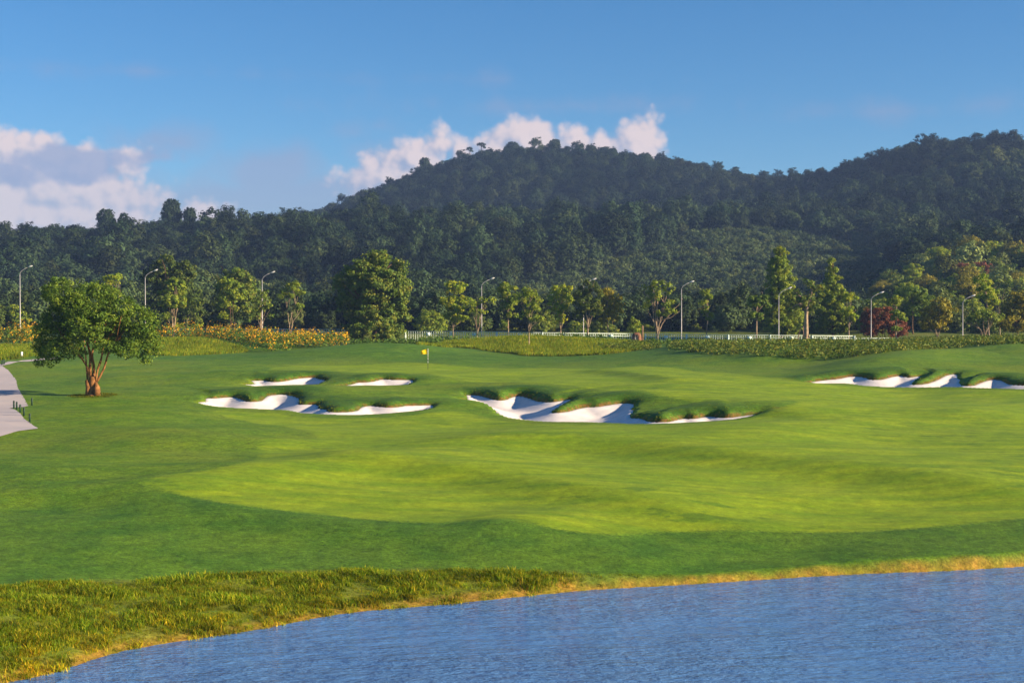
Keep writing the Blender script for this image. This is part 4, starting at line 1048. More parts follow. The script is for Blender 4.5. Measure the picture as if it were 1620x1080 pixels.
mb.add(V, [[j, (j + 1) % 20, 20 + (j + 1) % 20, 20 + j] for j in range(20)], [[j, (j + 1) % 20, 40] for j in range(20)]); pl = obj('plaque', mb.mesh('plaque', [M_PLAQUE], False), r)
for dz, h, w in [(.14, .2, .18), (-.14, .1, .22)]:
    mb = MB(); mb.box((0, -.435, .74 + dz), (w, .02, h)); obj('plaque_mark', mb.mesh('plaque_mark', [M_BLACK], False), pl)
mb = MB(); mb.box((-.62, -.42, .06), (.75, .5, .26), .2); obj('plinth', mb.mesh('plinth', [M_PALE], False), r)
X2 = X + .80
r2 = thing('timber_post', 'tall slim timber post beside the red-brown boulder marker', 'post', (X2, Y + .1, gz(X2, Y + .1)))
mb = MB(); mb.tube([(0, 0, -.2), (0, 0, 2.3), (0.02, 0, 2.36)], [.13, .12, .05], 8); obj('post', mb.mesh('timber', [M_WOOD]), r2)
mb = MB(); mb.tube([(-.26, -.05, -.2), (-.26, -.05, 1.2)], [.07, .06], 8); obj('short_post', mb.mesh('timber_short', [M_WOOD]), r2)

b = hit(677, 584)[0]; X, Y = b[0], b[1]; z = gz(X, Y)
fl = thing('golf_flag', 'yellow golf flag on black and white stick at the hole', 'flag', (X, Y, z))
H = 33 * Y / F
for i, (a, c, mt) in enumerate([(-.1, .30, M_BLACK), (.30, .52, M_WHITE), (.52, 1.0, M_WHITE)]):
    mb = MB(); mb.tube([(0, 0, a * H), (0, 0, c * H)], [.024, .024], 8); obj('stick', mb.mesh('stick', [mt]), fl)
mb = MB(); mb.tube([(0, 0, .40 * H), (0, 0, .46 * H)], [.027, .027], 8); obj('stripe', mb.mesh('stripe', [M_BLACK]), fl)
nx2, nz2 = 12, 7; V = []
for i in range(nx2 + 1):
    for j in range(nz2 + 1):
        t = i / nx2; s = j / nz2
        w = .72; x = -t * w; zz = H * (1.0 - .005) - .50 * s * (1 - .30 * t) - .24 * t * (1 - .1 * s) ; yy = .07 * math.sin(t * 6 + s * 1.2) * t
        V.append((x, yy, zz))
V = np.array(V); n1 = len(V); V = np.r_[V, V + np.array([0, .012, 0])]
q = [[i * (nz2 + 1) + j, (i + 1) * (nz2 + 1) + j, (i + 1) * (nz2 + 1) + j + 1, i * (nz2 + 1) + j + 1] for i in range(nx2) for j in range(nz2)]
q += [[a + n1, d_ + n1, c_ + n1, b_ + n1] for a, b_, c_, d_ in q]
mb = MB(); mb.add(V, q); obj('flag_cloth', mb.mesh('flag_cloth', [M_FLAG]), fl)

mbk = MB(); mbk.tube([(0, 0, -.15), (0, 0, .46), (0, 0, .5)], [.055, .055, .03], 8); stm = mbk.mesh('path_stake', [M_STAKE])
mbk = MB(); mbk.tube([(0, 0, .40), (0, 0, .44)], [.06, .06], 8); stb = mbk.mesh('stake_band', [M_BLACK])
for px, py, lab in [(22, 645, 'first dark green stake from the left where the path narrows'), (26.5, 648.5, 'second dark green stake along the path bend'), (32, 654, 'third dark green stake along the path bend'),
                    (38, 658, 'fourth dark green stake along the path bend'), (47, 667, 'dark green stake nearest the path corner, end of the row'), (50.5, 639, 'lone dark green stake on the grass above the path corner'),
                    (2.5, 577.5, 'far dark stake at the left edge, left of three'), (4.8, 577, 'far dark stake at the left edge, middle of three'), (7, 576.5, 'far dark stake at the left edge, right of three')]:
    b = hit(px, py)[0]; o = thing('path_stake', lab, 'stake', (b[0], b[1], gz(b[0], b[1])), 'dark green stakes by the path'); obj('post', stm, o); obj('band', stb, o)
b = hit(34.5, 566)[0]
o = thing('white_marker_post', 'short white marker post by the far path at the left', 'post', (b[0], b[1], gz(b[0], b[1])))
mb = MB(); mb.tube([(0, 0, -.1), (0, 0, .58), (0, 0, .62)], [.11, .11, .06], 8); obj('post', mb.mesh('white_post', [M_WHITE]), o)
mb = MB(); mb.tube([(0, 0, .06), (0, 0, .16)], [.113, .113], 8); obj('band', mb.mesh('white_post_band', [M_STONE]), o)

# ------------------------------------------------------------------ flowering hedges and ground cover
def scatter_poly(P, spacing, rng):
    x0, y0 = P.min(0); x1, y1 = P.max(0); n = int((x1 - x0) * (y1 - y0) / spacing ** 2)
    x = rng.uniform(x0, x1, n); y = rng.uniform(y0, y1, n); k = poly_sd(P, x, y)[0] < 0
    return x[k], y[k]


def hedge(name, label, P, spacing, hgt, seed, flowers=True, per=34):
    rng = np.random.RandomState(seed); x, y = scatter_poly(P, spacing, rng)
    z = ground_full(x, y)
    h = hgt * rng.uniform(.75, 1.2, len(x))
    o = thing(name, label, 'hedge', (float(x.mean()), float(y.mean()), float(z.mean())))
    c = np.array(o.location)
    C = np.stack([x, y, z + h * .5], -1) - c; R = np.stack([np.full(len(x), spacing * .75)] * 2 + [h * .55], -1)
    obj('foliage', leaf_mesh(name + '_leaves', L_HEDGE, leaf_quads(C, R, per, .26, .16, rng, .3)), o)
    if flowers:
        C2 = np.stack([x, y, z + h * .62], -1) - c; R2 = np.stack([np.full(len(x), spacing * .85)] * 2 + [h * .55], -1)
        kf = fbm(x, y, seed, [(5.0, .5), (2.2, .4)]) + rng.normal(0, .25, len(x)) > -.22; C2, R2 = C2[kf], R2[kf] * rng.uniform(.7, 1.15, (kf.sum(), 1))
        obj('flowers', leaf_mesh(name + '_flowers', L_FLOWER, leaf_quads(C2, R2, 18, .22, .20, rng, .5, 1.0, 6.0)), o)
    return o

YB = lambda pts: np.array([[(px - 810) / F * Y, Y] for px, Y in pts])
hedge('flowering_hedge', 'wide yellow flowering shrub bed in front of the fence, left of the largest tree', YB([(235, 200), (300, 204), (420, 206), (520, 203), (552, 199), (548, 190), (480, 186), (425, 181), (395, 185), (330, 194), (250, 193)]), 1.0, 2.0, 61)
hedge('flowering_hedge', 'dense orange-yellow flowering hedge at the left edge', YB([(-120, 198), (58, 200), (58, 188), (-120, 186)]), 0.95, 2.6, 62)
hedge('green_shrub_strip', 'low dark shrubs at the foot of the largest tree and fence', YB([(556, 201), (645, 203), (712, 203), (760, 200), (712, 197), (640, 196), (560, 195)]), .9, 1.0, 63, False)
hedge('green_shrub_strip', 'clipped shrub strip along the fence left of the stone marker', YB([(880, 203), (1000, 204), (1000, 199), (890, 199)]), .9, .9, 64, False)
hedge('green_shrub_strip', 'shrub strip along the fence right of the stone marker', YB([(1022, 203), (1130, 204), (1130, 199), (1022, 198)]), .9, 1.0, 65, False)

def cover(name, label, pix, spacing, hgt, mat, seed, per=20, Ls=.26):
    rng = np.random.RandomState(seed); P = hit_poly(pix, 2) if not isinstance(pix, np.ndarray) else pix
    x, y = scatter_poly(P, spacing, rng); z = ground_full(x, y); h = hgt * rng.uniform(.6, 1.3, len(x))
    C = np.stack([x, y, z + h * .4], -1); R = np.stack([np.full(len(x), spacing * .8)] * 2 + [h * .6], -1)
    obj(name, leaf_mesh(name, mat, leaf_quads(C, R, per, Ls, Ls * .6, rng, .4)), None, label, 'ground cover', None, 'stuff')

cover('ground_cover', 'low leafy ground cover shrubs on the bank at the right, before the fence', [(1060, 553), (1140, 562), (1220, 566), (1300, 570), (1400, 568), (1470, 560), (1540, 552), (1640, 548), (1700, 540), (1640, 532), (1500, 538), (1350, 541), (1200, 541), (1080, 544)], .85, .75, L_COVER, 71)
cover('ground_cover', 'leafy flower clumps below the red-brown boulder marker', [(930, 552), (985, 555), (1030, 553), (1045, 549), (1020, 545), (960, 546)], .8, .6, L_COVER, 72)

# ------------------------------------------------------------------ instanced stuff: grass tufts and the forest on the hills
def proto_collection(name, meshes):
    c = bpy.data.collections.new(name)
    for i, me in enumerate(meshes):
        o = bpy.data.objects.new("%s_%02d" % (name, i), me); c.objects.link(o)
    return c


def instances(name, label, coll, pts, scl, rot, tone, hue, nvar, rng, cat=None):
    n = len(pts); me = bpy.data.meshes.new(name); me.vertices.add(n); me.vertices.foreach_set('co', np.asarray(pts, np.float32).ravel())
    for k, v in (('scl', scl), ('rot', rot), ('tone', tone), ('hue', hue)):
        a = me.attributes.new(k, 'FLOAT', 'POINT'); a.data.foreach_set('value', np.asarray(v, np.float32))
    a = me.attributes.new('var', 'INT', 'POINT'); a.data.foreach_set('value', rng.randint(0, nvar, n).astype(np.int32))
    o = obj(name, me, None, label, cat, None, 'stuff')
    g = bpy.data.node_groups.new(name + '_nodes', 'GeometryNodeTree')
    g.interface.new_socket('Geometry', in_out='INPUT', socket_type='NodeSocketGeometry'); g.interface.new_socket('Geometry', in_out='OUTPUT', socket_type='NodeSocketGeometry')
    N, Lk = g.nodes, g.links
    gi = N.new('NodeGroupInput'); go = N.new('NodeGroupOutput'); ip = N.new('GeometryNodeInstanceOnPoints'); ci = N.new('GeometryNodeCollectionInfo')
    ci.inputs['Collection'].default_value = coll; ci.inputs['Separate Children'].default_value = True; ci.inputs['Reset Children'].default_value = True
    def na(nm, t):
        a = N.new('GeometryNodeInputNamedAttribute'); a.data_type = t; a.inputs[0].default_value = nm; return a.outputs[0]
    Lk.new(gi.outputs[0], ip.inputs['Points']); Lk.new(ci.outputs[0], ip.inputs['Instance']); ip.inputs['Pick Instance'].default_value = True
    Lk.new(na('var', 'INT'), ip.inputs['Instance Index'])
    cx = N.new('ShaderNodeCombineXYZ'); Lk.new(na('rot', 'FLOAT'), cx.inputs[2]); Lk.new(cx.outputs[0], ip.inputs['Rotation'])
    Lk.new(na('scl', 'FLOAT'), ip.inputs['Scale']); Lk.new(ip.outputs[0], go.inputs[0])
    md = o.modifiers.new('instances', 'NODES'); md.node_group = g
    return o


def tuft_mesh(seed, n, h, spread, w, lean=.5):
    rng = np.random.RandomState(seed); V = []; Tt = []
    for i in range(n):
        a = rng.uniform(0, 2 * pi); r = spread * math.sqrt(rng.uniform()); bx_, by_ = r * math.cos(a), r * math.sin(a)
        hh = h * rng.uniform(.5, 1.15); la = rng.uniform(0, 2 * pi); ln = hh * lean * rng.uniform(.2, 1.2); dx, dy = math.cos(la) * ln, math.sin(la) * ln
        px_, py_ = -math.sin(la) * w * .5, math.cos(la) * w * .5
        V += [(bx_ - px_, by_ - py_, -.05), (bx_ + px_, by_ + py_, -.05), (bx_ + dx * .45 + px_ * .8, by_ + dy * .45 + py_ * .8, hh * .6), (bx_ + dx * .45 - px_ * .8, by_ + dy * .45 - py_ * .8, hh * .6), (bx_ + dx, by_ + dy, hh)]
        Tt += [rng.uniform()] * 2
    Q = [[5 * i, 5 * i + 1, 5 * i + 2, 5 * i + 3] for i in range(n)]; Tr = [[5 * i + 3, 5 * i + 2, 5 * i + 4] for i in range(n)]
    t = np.array(Tt); t = np.r_[t[0::2], t[1::2]]
    return mesh_data('grass_tuft', V, [np.array(Q), np.array(Tr)], [L_GRASS], False, {'tint': ('FACE', t)})

rng = np.random.RandomState(81)
bank_c = proto_collection('bank_tuft', [tuft_mesh(i, 20, .115, .15, .014, 1.3) for i in range(5)])
# long grass on the bank between water and mown turf
n = 95000; x = rng.uniform(-16, 20, n); y = rng.uniform(27, 47, n); d = lake_d(x, y)
bwid = np.interp(x, [-13, -9, -4, 0, 2.6, 5], [4.9, 4.3, 2.8, 1.45, 0.45, 0.28]) + fbm(x, y, 3, [(3.0, .35), (1.1, .18)]) * .4
dens = np.interp(x, [1.2, 3.6, 4.2], [1.0, .25, .10])
k = (d > -.03) & (d < bwid) & (rng.uniform(size=n) < dens * np.interp(d, [0, .35, .8], [.18, .35, 1.0])); x, y, d, bwid = x[k], y[k], d[k], bwid[k]
z = ground_full(x, y); f = d / np.maximum(bwid, .3)
nz = fbm(x, y, 21, [(1.6, .45), (.7, .35), (.35, .2)])
hue = np.clip(.50 * np.exp(-f * 3.6) - .02 + .26 * nz + rng.normal(0, .10, len(x)), 0, .8)
instances('bank_grass', 'long yellow-green grass on the bank along the water', bank_c, np.stack([x, y, z], -1), np.interp(x, [1, 4], [1.0, .45]) * rng.uniform(.45, 1.35, len(x)) * np.clip(.8 + .6 * fbm(x, y, 23, [(2.2, .5), (.8, .4)]), .35, 1.7), rng.uniform(0, 6.28, len(x)), np.clip(.95 + .5 * fbm(x, y, 22, [(1.3, .5), (.5, .4)]), .5, 1.7) * rng.uniform(.8, 1.2, len(x)), hue, 5, rng, 'grass')

# short fringe on the bunker lips
lip_c = proto_collection('lip_tuft', [tuft_mesh(20 + i, 16, .05, .16, .012, .9) for i in range(4)])
pts = []
for kk, P in BW.items():
    a0, b0 = P.min(0) - 3; a1, b1 = P.max(0) + 3; n = int((a1[0] if np.ndim(a1) else a1) - a0) if False else 0
    n = int((P.max(0)[0] - P.min(0)[0] + 6) * (P.max(0)[1] - P.min(0)[1] + 6) * 8)
    xx = rng.uniform(P.min(0)[0] - 3, P.max(0)[0] + 3, n); yy = rng.uniform(P.min(0)[1] - 3, P.max(0)[1] + 3, n)
    dd, nx2, ny2 = poly_sd(P, xx, yy); w = sstep(ny2, -.3, .45)
    kp = (dd > .03) & (dd < 2.6) & (rng.uniform(size=n) < w * np.exp(-(dd / 1.6) ** 2) + .0)
    pts.append(np.c_[xx[kp], yy[kp], dd[kp]])
pts = np.concatenate(pts)
allsd = np.min([poly_sd(P, pts[:, 0], pts[:, 1])[0] for P in BW.values()], 0); pts = pts[allsd > .02]
z = ground_full(pts[:, 0], pts[:, 1]); nn = len(pts)
instances('lip_grass', 'longer fringe grass on the bunker lips', lip_c, np.c_[pts[:, 0], pts[:, 1], z - .02], rng.uniform(.6, 1.2, nn), rng.uniform(0, 6.28, nn), rng.uniform(.7, 1.1, nn), np.clip(.0 + .6 * np.exp(-pts[:, 2] / .10) * rng.uniform(.0, 1, nn), 0, 1), 4, rng, 'grass')

# rough grass on the mounds before the fence
mound_c = proto_collection('mound_tuft', [tuft_mesh(40 + i, 14, .42, .32, .045, .7) for i in range(4)])
pts = []
for P in WP.values():
    xx, yy = scatter_poly(P, .32, rng); pts.append(np.c_[xx, yy])
pts = np.concatenate(pts); z = ground_full(pts[:, 0], pts[:, 1]); nn = len(pts); nz = fbm(pts[:, 0], pts[:, 1], 33, [(5, .5), (2, .3)])
instances('mound_grass', 'unmown grass on the mounds before the fence', mound_c, np.c_[pts, z], rng.uniform(.6, 1.2, nn), rng.uniform(0, 6.28, nn), np.clip(.95 + .25 * nz, .6, 1.3) * rng.uniform(.75, 1.2, nn), np.clip(.02 + .12 * nz, 0, .4), 4, rng, 'grass')

# darker uncut grass round the foot of the lone tree
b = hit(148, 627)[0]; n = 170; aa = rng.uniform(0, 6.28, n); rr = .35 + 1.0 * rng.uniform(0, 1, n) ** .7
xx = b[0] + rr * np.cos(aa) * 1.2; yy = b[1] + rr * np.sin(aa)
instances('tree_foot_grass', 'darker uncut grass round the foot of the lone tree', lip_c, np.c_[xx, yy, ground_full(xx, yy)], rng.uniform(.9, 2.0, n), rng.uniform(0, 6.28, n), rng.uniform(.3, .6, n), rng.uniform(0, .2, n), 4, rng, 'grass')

# forest
def crown_mesh(seed, kind=0, mat=None, spacing=1.15, L=.52, W=.36, per=24):
    rng = np.random.RandomState(seed)
    if kind == 0:      # domed
        E = [(0, 0, 5.6, 4.2, 4.2, 3.4), (rng.uniform(-2, 2), rng.uniform(-2, 2), 7.2, 2.8, 2.8, 2.2), (rng.uniform(-3, 3), rng.uniform(-3, 3), 4, 2.8, 2.8, 2.6)]
    elif kind == 1:    # tall, narrow
        E = [(0, 0, 7.5, 2.6, 2.6, 3.6), (rng.uniform(-1, 1), 0, 10, 1.9, 1.9, 1.8), (0, 0, 4, 2.6, 2.6, 2.4)]
    elif kind == 2:    # low scrub
        E = [(0, 0, 2.0, 3.2, 3.2, 1.9), (rng.uniform(-2, 2), rng.uniform(-2, 2), 2.5, 2.2, 2.2, 1.5)]
    else:              # loose
        E = [(rng.uniform(-2.5, 2.5), rng.uniform(-2.5, 2.5), rng.uniform(4, 8.5), 2.2, 2.2, 1.6) for _ in range(6)] + [(0, 0, 3.2, 2.8, 2.8, 2.4)]
    C, R = sub_clumps(E, spacing, rng, .5)
    V = leaf_quads(C, R, per, L, W, rng, .3, 1.2, heart=(0, 0, 3.5 if kind != 2 else .8), pull=1.6)
    return leaf_mesh('forest_crown', mat or L_FOREST, V)

TREES = [crown_mesh(100, 0), crown_mesh(101, 0), crown_mesh(102, 3), crown_mesh(103, 1), crown_mesh(104, 0), crown_mesh(105, 3)]
SCRUB = [crown_mesh(110, 2), crown_mesh(111, 2), crown_mesh(112, 2)]
forest_c = proto_collection('forest_tree', TREES); scrub_c = proto_collection('scrub_bush', SCRUB)
rng = np.random.RandomState(91)
def jitter_grid(y0, y1, s, tan=.48, xs=(None, None)):
    P = []
    yy = y0
    while yy < y1:
        hw = max(tan * yy, 150); n = int(2 * hw / s)
        P.append(np.c_[np.linspace(-hw, hw, n) + rng.uniform(-.5, .5, n) * s, yy + rng.uniform(-.5, .5, n) * s]); yy += s
    return np.concatenate(P)
pts = np.r_[jitter_grid(262, 480, 6.8), jitter_grid(480, 1080, 8.6)]
pz = base_z(pts[:, 0], pts[:, 1]); pp = (pts[:, 0] / pts[:, 1]) * F + 810; pr = 500 - (pz + 6 - 8) / pts[:, 1] * F
# the scrubby slope in the right centre carries low bushes, the rest tall trees
edge = np.interp(pp, [700, 850, 1000, 1100, 1250, 1400, 1480], [470, 425, 385, 352, 348, 385, 470])
scr = (pts[:, 1] < 640) & (pr > edge) & (pp > 800) & (pp < 1460) & (pts[:, 1] > 330)
near_right = (pp > 1380) & (pts[:, 1] < 420) & (pr > 380)
blot = fbm(pts[:, 0], pts[:, 1], 55, [(120, .6), (45, .4)])
tone = np.where(pts[:, 1] > 800, .70, 1.12) * np.clip(1.05 + .4 * blot, .5, 1.9) * rng.uniform(.5, 1.6, len(pts)); hue = np.clip(.03 + .16 * blot + rng.exponential(.09, len(pts)), 0, .9)  # the farthest hill's shade is put into its leaf tone
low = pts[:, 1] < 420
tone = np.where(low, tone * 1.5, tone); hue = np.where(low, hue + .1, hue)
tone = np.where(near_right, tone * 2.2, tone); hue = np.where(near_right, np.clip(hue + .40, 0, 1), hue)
scl = rng.uniform(.8, 1.5, len(pts)) * np.where((rng.uniform(size=len(pts)) < .10), np.where(pts[:, 1] > 700, 1.2, 1.35), 1.0); scl = np.where(pts[:, 1] < 330, scl * .62, np.where(pts[:, 1] < 450, scl * .82, scl))
k = ~scr & ~(near_right & (pts[:, 1] < 400) & (rng.uniform(size=len(pts)) < .80))
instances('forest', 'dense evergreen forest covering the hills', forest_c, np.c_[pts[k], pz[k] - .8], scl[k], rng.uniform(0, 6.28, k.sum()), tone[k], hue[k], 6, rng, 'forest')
pts2 = jitter_grid(330, 640, 4.0); pz2 = base_z(pts2[:, 0], pts2[:, 1]); pp2 = pts2[:, 0] / pts2[:, 1] * F + 810; pr2 = 500 - (pz2 + 6 - 8) / pts2[:, 1] * F
e2 = np.interp(pp2, [700, 850, 1000, 1100, 1250, 1400, 1480], [470, 425, 385, 352, 348, 385, 470]); s2 = (pr2 > e2) & (pp2 > 800) & (pp2 < 1460)
b2 = fbm(pts2[:, 0], pts2[:, 1], 56, [(60, .6), (25, .4)])
n2 = s2.sum()
instances('hill_scrub', 'low olive scrub on the open slope of the middle hill', scrub_c, np.c_[pts2[s2], pz2[s2] - .4], rng.uniform(.6, 1.3, n2), rng.uniform(0, 6.28, n2), np.clip(1.8 + .5 * b2[s2], 1.0, 2.8) * rng.uniform(.75, 1.3, n2), np.clip(.22 + .15 * b2[s2] + rng.exponential(.08, n2), 0, .8), 3, rng, 'scrub')

# ------------------------------------------------------------------ single trees that stand out on the hills
def far_tree_proto(seed, leaf, h, ells, tr, bark, spacing=1.0, per=14, L=.8, W=.5):
    rng = np.random.RandomState(seed); C, R = sub_clumps(ells, spacing, rng, .45)
    cm = leaf_mesh('far_crown', leaf, leaf_quads(C, R, int(per * 1.6), L * .8, W * .8, rng, .4, 1.1, heart=(0, 0, np.mean([e[2] for e in ells]) - 1), pull=1.0))
    mb = MB(); top = max(e[2] for e in ells); mb.tube(curve((0, 0, -1), (rng.uniform(-.5, .5), 0, top), rng, 6, .02), np.linspace(tr, tr * .5, 6), 7)
    for e in ells: mb.tube(curve((0, 0, top * .6), e[:3], rng, 4, .05), np.linspace(tr * .5, tr * .2, 4), 5)
    return cm, mb.mesh('far_trunk', [bark])
PR = {
    'round': far_tree_proto(201, L_FORESTP, 16, [(0, 0, 13, 4.2, 4, 3), (-2, 0, 11, 3, 3, 2.4), (2.4, 0, 11.5, 3, 3, 2.2)], .35, M_BARKG),
    'tall': far_tree_proto(202, L_FORESTP, 20, [(0, 0, 17, 3.6, 3.4, 2.2), (1.6, 0, 15, 2.6, 2.6, 1.6), (-1.8, 0, 14.5, 2.2, 2.2, 1.4)], .38, M_BARKG),
    'knobbly': far_tree_proto(203, L_FORESTP, 20, [(0, 0, 18, 2.6, 2.6, 2.6), (-1.6, 0, 14, 3.4, 3.2, 2.6), (1.8, 0, 13, 3, 3, 2.4), (0, 0, 9, 3.6, 3.4, 3)], .4, M_BARKG),
    'thin': far_tree_proto(204, L_FORESTP, 18, [(0, 0, 15, 3.0, 2.8, 1.2), (1.2, 0, 13.2, 1.8, 1.8, .8)], .28, M_BARKG, .9, 9),
    'gold': far_tree_proto(205, L_GOLD, 13, [(0, 0, 9.5, 3.6, 3.4, 2.2), (-2, 0, 8, 2.6, 2.6, 1.8), (2.2, 0, 7.6, 2.6, 2.6, 2)], .25, M_BARK, .9, 16, .6, .36),
    'yellow': far_tree_proto(206, L_YEL, 13, [(0, 0, 9.6, 2.8, 2.8, 1.7), (.8, 0, 7.4, 2.8, 2.6, 1.6), (-1.5, 0, 6, 2.2, 2.2, 1.5)], .22, M_BARKP, .85, 18, .55, .34),
    'olive': far_tree_proto(207, L_OLIVE, 12, [(0, 0, 7.6, 4, 3.8, 3), (2.4, 0, 6, 3, 3, 2.6), (-2.4, 0, 6, 3, 3, 2.6), (0, 0, 3.4, 3.4, 3.4, 2.6)], .25, M_BARK, .95, 14, .62, .38),
    'green': far_tree_proto(208, L_MID, 12, [(0, 0, 7.4, 3.8, 3.6, 2.6), (-2.2, 0, 5.6, 2.8, 2.8, 2.4), (2.2, 0, 5.4, 2.8, 2.8, 2.4), (0, 0, 3.2, 3.2, 3.2, 2.4)], .25, M_BARK, .95, 14, .62, .38),
    'dark': far_tree_proto(209, L_DARK, 12, [(0, 0, 7.0, 3.8, 3.6, 2.6), (-2.4, 0, 5.4, 2.8, 2.8, 2.4), (2.2, 0, 5.8, 2.8, 2.8, 2.4), (0, 0, 3.2, 3.4, 3.4, 2.6)], .25, M_BARK, .95, 14, .62, .38),
    'rust': far_tree_proto(210, L_RUST, 9, [(0, 0, 5.4, 3.2, 3, 2.2), (1.8, 0, 4, 2.4, 2.4, 1.8), (-1.4, 0, 3, 2.4, 2.4, 2)], .2, M_BARK, .9, 14, .6, .3),
}
PH = {'round': 16, 'tall': 19, 'knobbly': 20.5, 'thin': 16, 'gold': 11.5, 'yellow': 11.2, 'olive': 10.4, 'green': 10, 'dark': 9.6, 'rust': 7.6}

def far_tree(kind, name, label, px, top_py, Y, scale, group, rot):
    """top of the tree at the photograph row top_py"""
    X = (px - 810) / F * Y; ztop = float(at(px, top_py, Y)[2]); zg = float(base_z(np.array([X]), np.array([Y]))[0])
    zs = scale
    if ztop - PH[kind] * scale > zg - .5: zs = min((ztop - zg + .5) / PH[kind], scale * 1.5)      # a taller stem where the ground lies lower
    h = PH[kind] * zs
    r = thing(name, label, 'tree', (X, Y, min(ztop - h, zg - .3)), group, rot); r.scale = (scale, scale, zs)
    obj('crown', PR[kind][0], r); obj('trunk', PR[kind][1], r)
    return r

rt = random.Random(5)
RG = 'single trees standing out on the ridges'
for kind, px, py, Y, s, lab in [
        ('round', 273, 314, 606, .92, 'left one of two round dark trees on the left ridge'), ('round', 301, 316, 606, .72, 'right one of two round dark trees on the left ridge'),
        ('round', 168, 330, 604, 1.0, 'broad dark tree on the left ridge under the white cloud'), ('tall', 197, 337, 604, .6, 'small leaning tree right of the broad dark tree on the left ridge'),
        ('round', 672, 249, 1000, 1.0, 'dark tree bulging from the left shoulder of the central peak'), ('thin', 743, 233, 1000, .9, 'thin-crowned tree on the central ridge, left of its twin'),
        ('thin', 762, 226, 1000, 1.1, 'taller thin-crowned tree on the left of the central summit'), ('round', 811, 224, 1000, 1.15, 'broad dark tree on the summit of the central peak'),
        ('thin', 841, 224, 1000, .8, 'faint thin tree right of the broad summit tree'), ('round', 878, 220, 1000, 1.0, 'rounded tree at the highest point of the central peak'),
        ('knobbly', 1024, 242, 1000, .85, 'slim pale-trunked tree on the right shoulder of the central peak'), ('thin', 1164, 264, 985, .9, 'flat-topped tree at the right end of the central ridge'),
        ('knobbly', 1252, 274, 852, 1.0, 'knobbly dark tree standing alone in the saddle between the hills'), ('thin', 1278, 279, 852, 1.1, 'flat-topped pale-trunked tree right of the knobbly tree in the saddle'),
        ('round', 1302, 279, 852, .9, 'round tree right of the flat-topped tree in the saddle'), ('thin', 1560, 247, 800, 1.0, 'pale-trunked tree high on the right hill'),
        ('thin', 1532, 245, 800, .9, 'smaller pale-trunked tree high on the right hill'), ('thin', 1410, 313, 700, 1.0, 'bare-looking tree on the lower flank of the right hill')]:
    far_tree(kind, 'ridge_tree', lab, px, py, Y, s, RG, rt.uniform(0, 6.28))
SG = 'sunlit trees on the slope at the right'
for kind, px, py, Y, s, lab in [
        ('yellow', 1484, 390, 395, 1.05, 'pale yellow crowned tree alone above the right slope'), ('gold', 1536, 375, 400, 1.0, 'left of two golden trees topping the right slope'), ('yellow', 1568, 381, 398, 1.0, 'greener one of two golden trees topping the right slope'),
        ('gold', 1605, 383, 395, 1.05, 'golden-brown tree at the top of the right slope by the edge'), ('olive', 1515, 404, 385, .9, 'olive tree under the golden treetops of the right slope'), ('rust', 1518, 414, 372, .9, 'rusty small tree in the middle of the right slope'),
        ('rust', 1556, 412, 370, .95, 'second rusty tree right of the first on the right slope'), ('green', 1535, 418, 360, .9, 'green tree between the two rusty trees on the slope'), ('olive', 1590, 420, 362, 1.0, 'olive tree below the golden-brown one near the right edge'),
        ('gold', 1466, 435, 345, .85, 'round tan-leaved tree low on the right slope'), ('green', 1512, 432, 335, 1.1, 'large green tree in the centre of the right slope'), ('dark', 1488, 442, 330, .9, 'dark tree left of the large green slope tree'),
        ('green', 1600, 438, 325, 1.05, 'green tree near the right edge at mid slope'), ('olive', 1548, 446, 318, .9, 'olive tree low on the slope behind the tall rounded tree'), ('green', 1440, 448, 330, .8, 'bright small tree at the foot of the right slope'),
        ('dark', 1420, 446, 345, .9, 'dark tree at the left foot of the right slope'), ('dark', 1580, 455, 300, .9, 'dark tree behind the bare pale-stemmed tree'), ('olive', 1500, 462, 292, .85, 'olive tree behind the golden tree with upright stems'),
        ('olive', 1625, 455, 300, .95, 'olive tree cut by the right edge'), ('green', 1530, 470, 285, .8, 'green tree behind the lamp nearest the right edge')]:
    far_tree(kind, 'slope_tree', lab, px, py, Y - 6, s * 1.15, SG, rt.uniform(0, 6.28))
rs = random.Random(29)
ROWN = ['top row', 'second row', 'middle row', 'fourth row', 'lowest row']
for r_ in range(5):
    for c_ in range(6):
        px = 1400 + c_ * 42 + rs.uniform(-10, 10); Y = 388 - r_ * 21 + rs.uniform(-5, 5)
        kind = rs.choice(['gold', 'olive', 'green', 'yellow', 'olive', 'dark']); X = (px - 810) / F * Y
        zg = float(base_z(np.array([X]), np.array([Y]))[0]); sc = rs.uniform(.62, .95); top = 500 - (zg + PH[kind] * sc - 8 - .5) / Y * F
        far_tree(kind, 'slope_tree', '%s tree in the %s of the right slope, number %s from the left' % ({'gold': 'golden', 'olive': 'olive', 'green': 'green', 'yellow': 'yellow-green', 'dark': 'dark'}[kind], ROWN[r_], ['one', 'two', 'three', 'four', 'five', 'six'][c_]), px, top, Y, sc, SG, rs.uniform(0, 6.28))
BG = 'background trees behind the fence'
rb = random.Random(17)
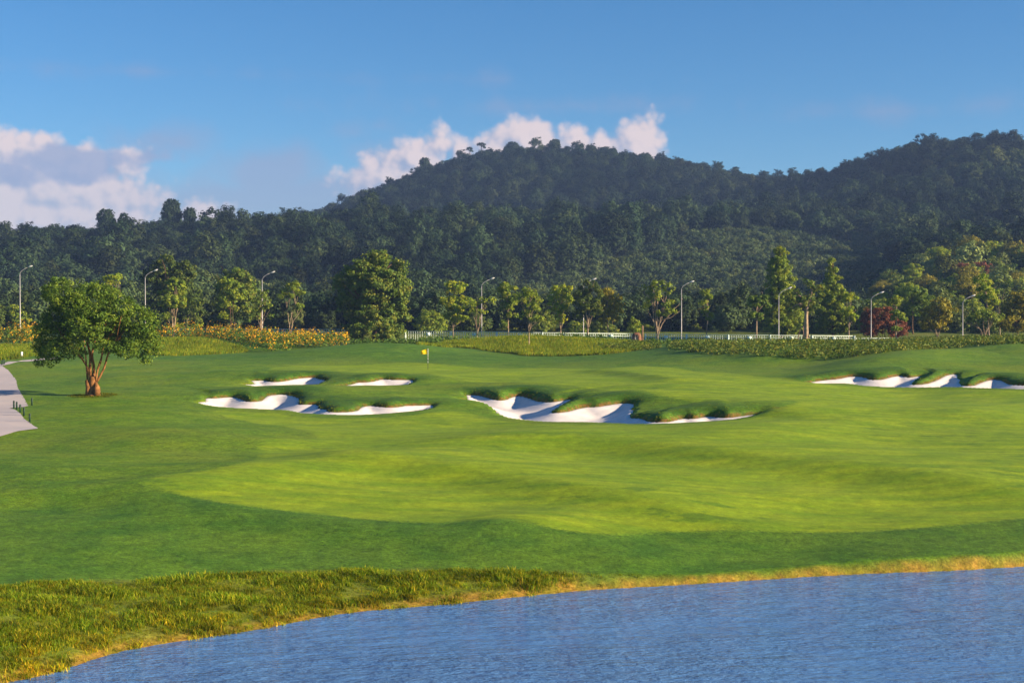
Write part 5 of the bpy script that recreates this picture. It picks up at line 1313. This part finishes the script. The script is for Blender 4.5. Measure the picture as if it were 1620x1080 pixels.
LAND = [(0, 'the left edge'), (32, 'the far left lamp'), (148, 'the lone tree'), (230, 'the second lamp from the left'), (274, 'the pale twin trunks'), (330, 'the gap after the dark tree'), (370, 'the bushy dark tree'), (413, 'the sparse tree in the flowers'),
        (458, 'the crooked small tree'), (510, 'the end of the flower bed'), (592, 'the largest tree'), (660, 'the corner of the picket fence'), (718, 'the three-tiered tree'), (762, 'the lamp by the wispy tree'), (804, 'the flat-topped tree'),
        (838, 'the mound sapling'), (887, 'the yellowish tree'), (925, 'the darker middle tree'), (962, 'the orange tinged tree'), (1007, 'the boulder marker'), (1040, 'the pale multi-stem tree'), (1078, 'the free-standing lamp'),
        (1117, 'the pollarded tree'), (1160, 'the gap after the pollarded tree'), (1197, 'the mushroom-shaped crown'), (1236, 'the tallest columnar tree'), (1271, 'the staked trunk'), (1318, 'the conical tree'), (1343, 'the leaf rosettes'),
        (1378, 'the lamp by the rust bush'), (1418, 'the layered tree'), (1450, 'the full green tree'), (1484, 'the golden tree'), (1523, 'the far right lamp'), (1566, 'the tall rounded tree'), (1608, 'the right edge')]
used_l = set()
for i, px in enumerate(range(-30, 1640, 21)):
    if 520 < px < 650 and i % 2: continue
    Y = rb.uniform(252, 300); kind = rb.choices(['dark', 'olive', 'green', 'gold'], [.38, .32, .24, .06])[0]
    top = rb.uniform(480, 508) if px < 1350 else rb.uniform(468, 495)
    if px < 70: top = rb.uniform(462, 480)
    qx = px + rb.uniform(-8, 8); sc = rb.uniform(.55, .85)
    size = 'taller' if top < 488 else 'low'
    col_ = {'dark': 'dark', 'olive': 'olive', 'green': 'mid green', 'gold': 'golden'}[kind]
    for lx_, ln in sorted(LAND, key=lambda t: abs(t[0] - qx)):
        rel = 'behind' if abs(lx_ - qx) < 7 else ('to the right of' if qx > lx_ else 'to the left of')
        lab = '%s %s back-belt tree %s %s' % (size, col_, rel, ln)
        if lab not in used_l: break
    used_l.add(lab)
    far_tree(kind, 'background_tree', lab, qx, top, Y, sc, BG, rb.uniform(0, 6.28))

# ------------------------------------------------------------------ the air
HAZE = True
if HAZE:
    m = bpy.data.materials.new('air'); m.use_nodes = True; t = NT(m.node_tree); t.n.clear()
    o_ = t.node('ShaderNodeOutputMaterial'); pv = t.node('ShaderNodeVolumePrincipled'); t.l.new(pv.outputs[0], o_.inputs['Volume'])
    pv.inputs['Color'].default_value = (0.34, 0.54, 1.0, 1); pv.inputs['Density'].default_value = 0.00016; pv.inputs['Anisotropy'].default_value = 0.0
    for nm in ('Density Attribute', 'Color Attribute', 'Temperature Attribute'):
        pv.inputs[nm].default_value = ''
    m.cycles.homogeneous_volume = True
    mb = MB(); mb.box((0, 545, 75.0), (2160, 1830, 162.0)); obj('haze', mb.mesh('haze', [m], False), None, 'thin bluish air over the whole landscape', 'haze', None, 'stuff')
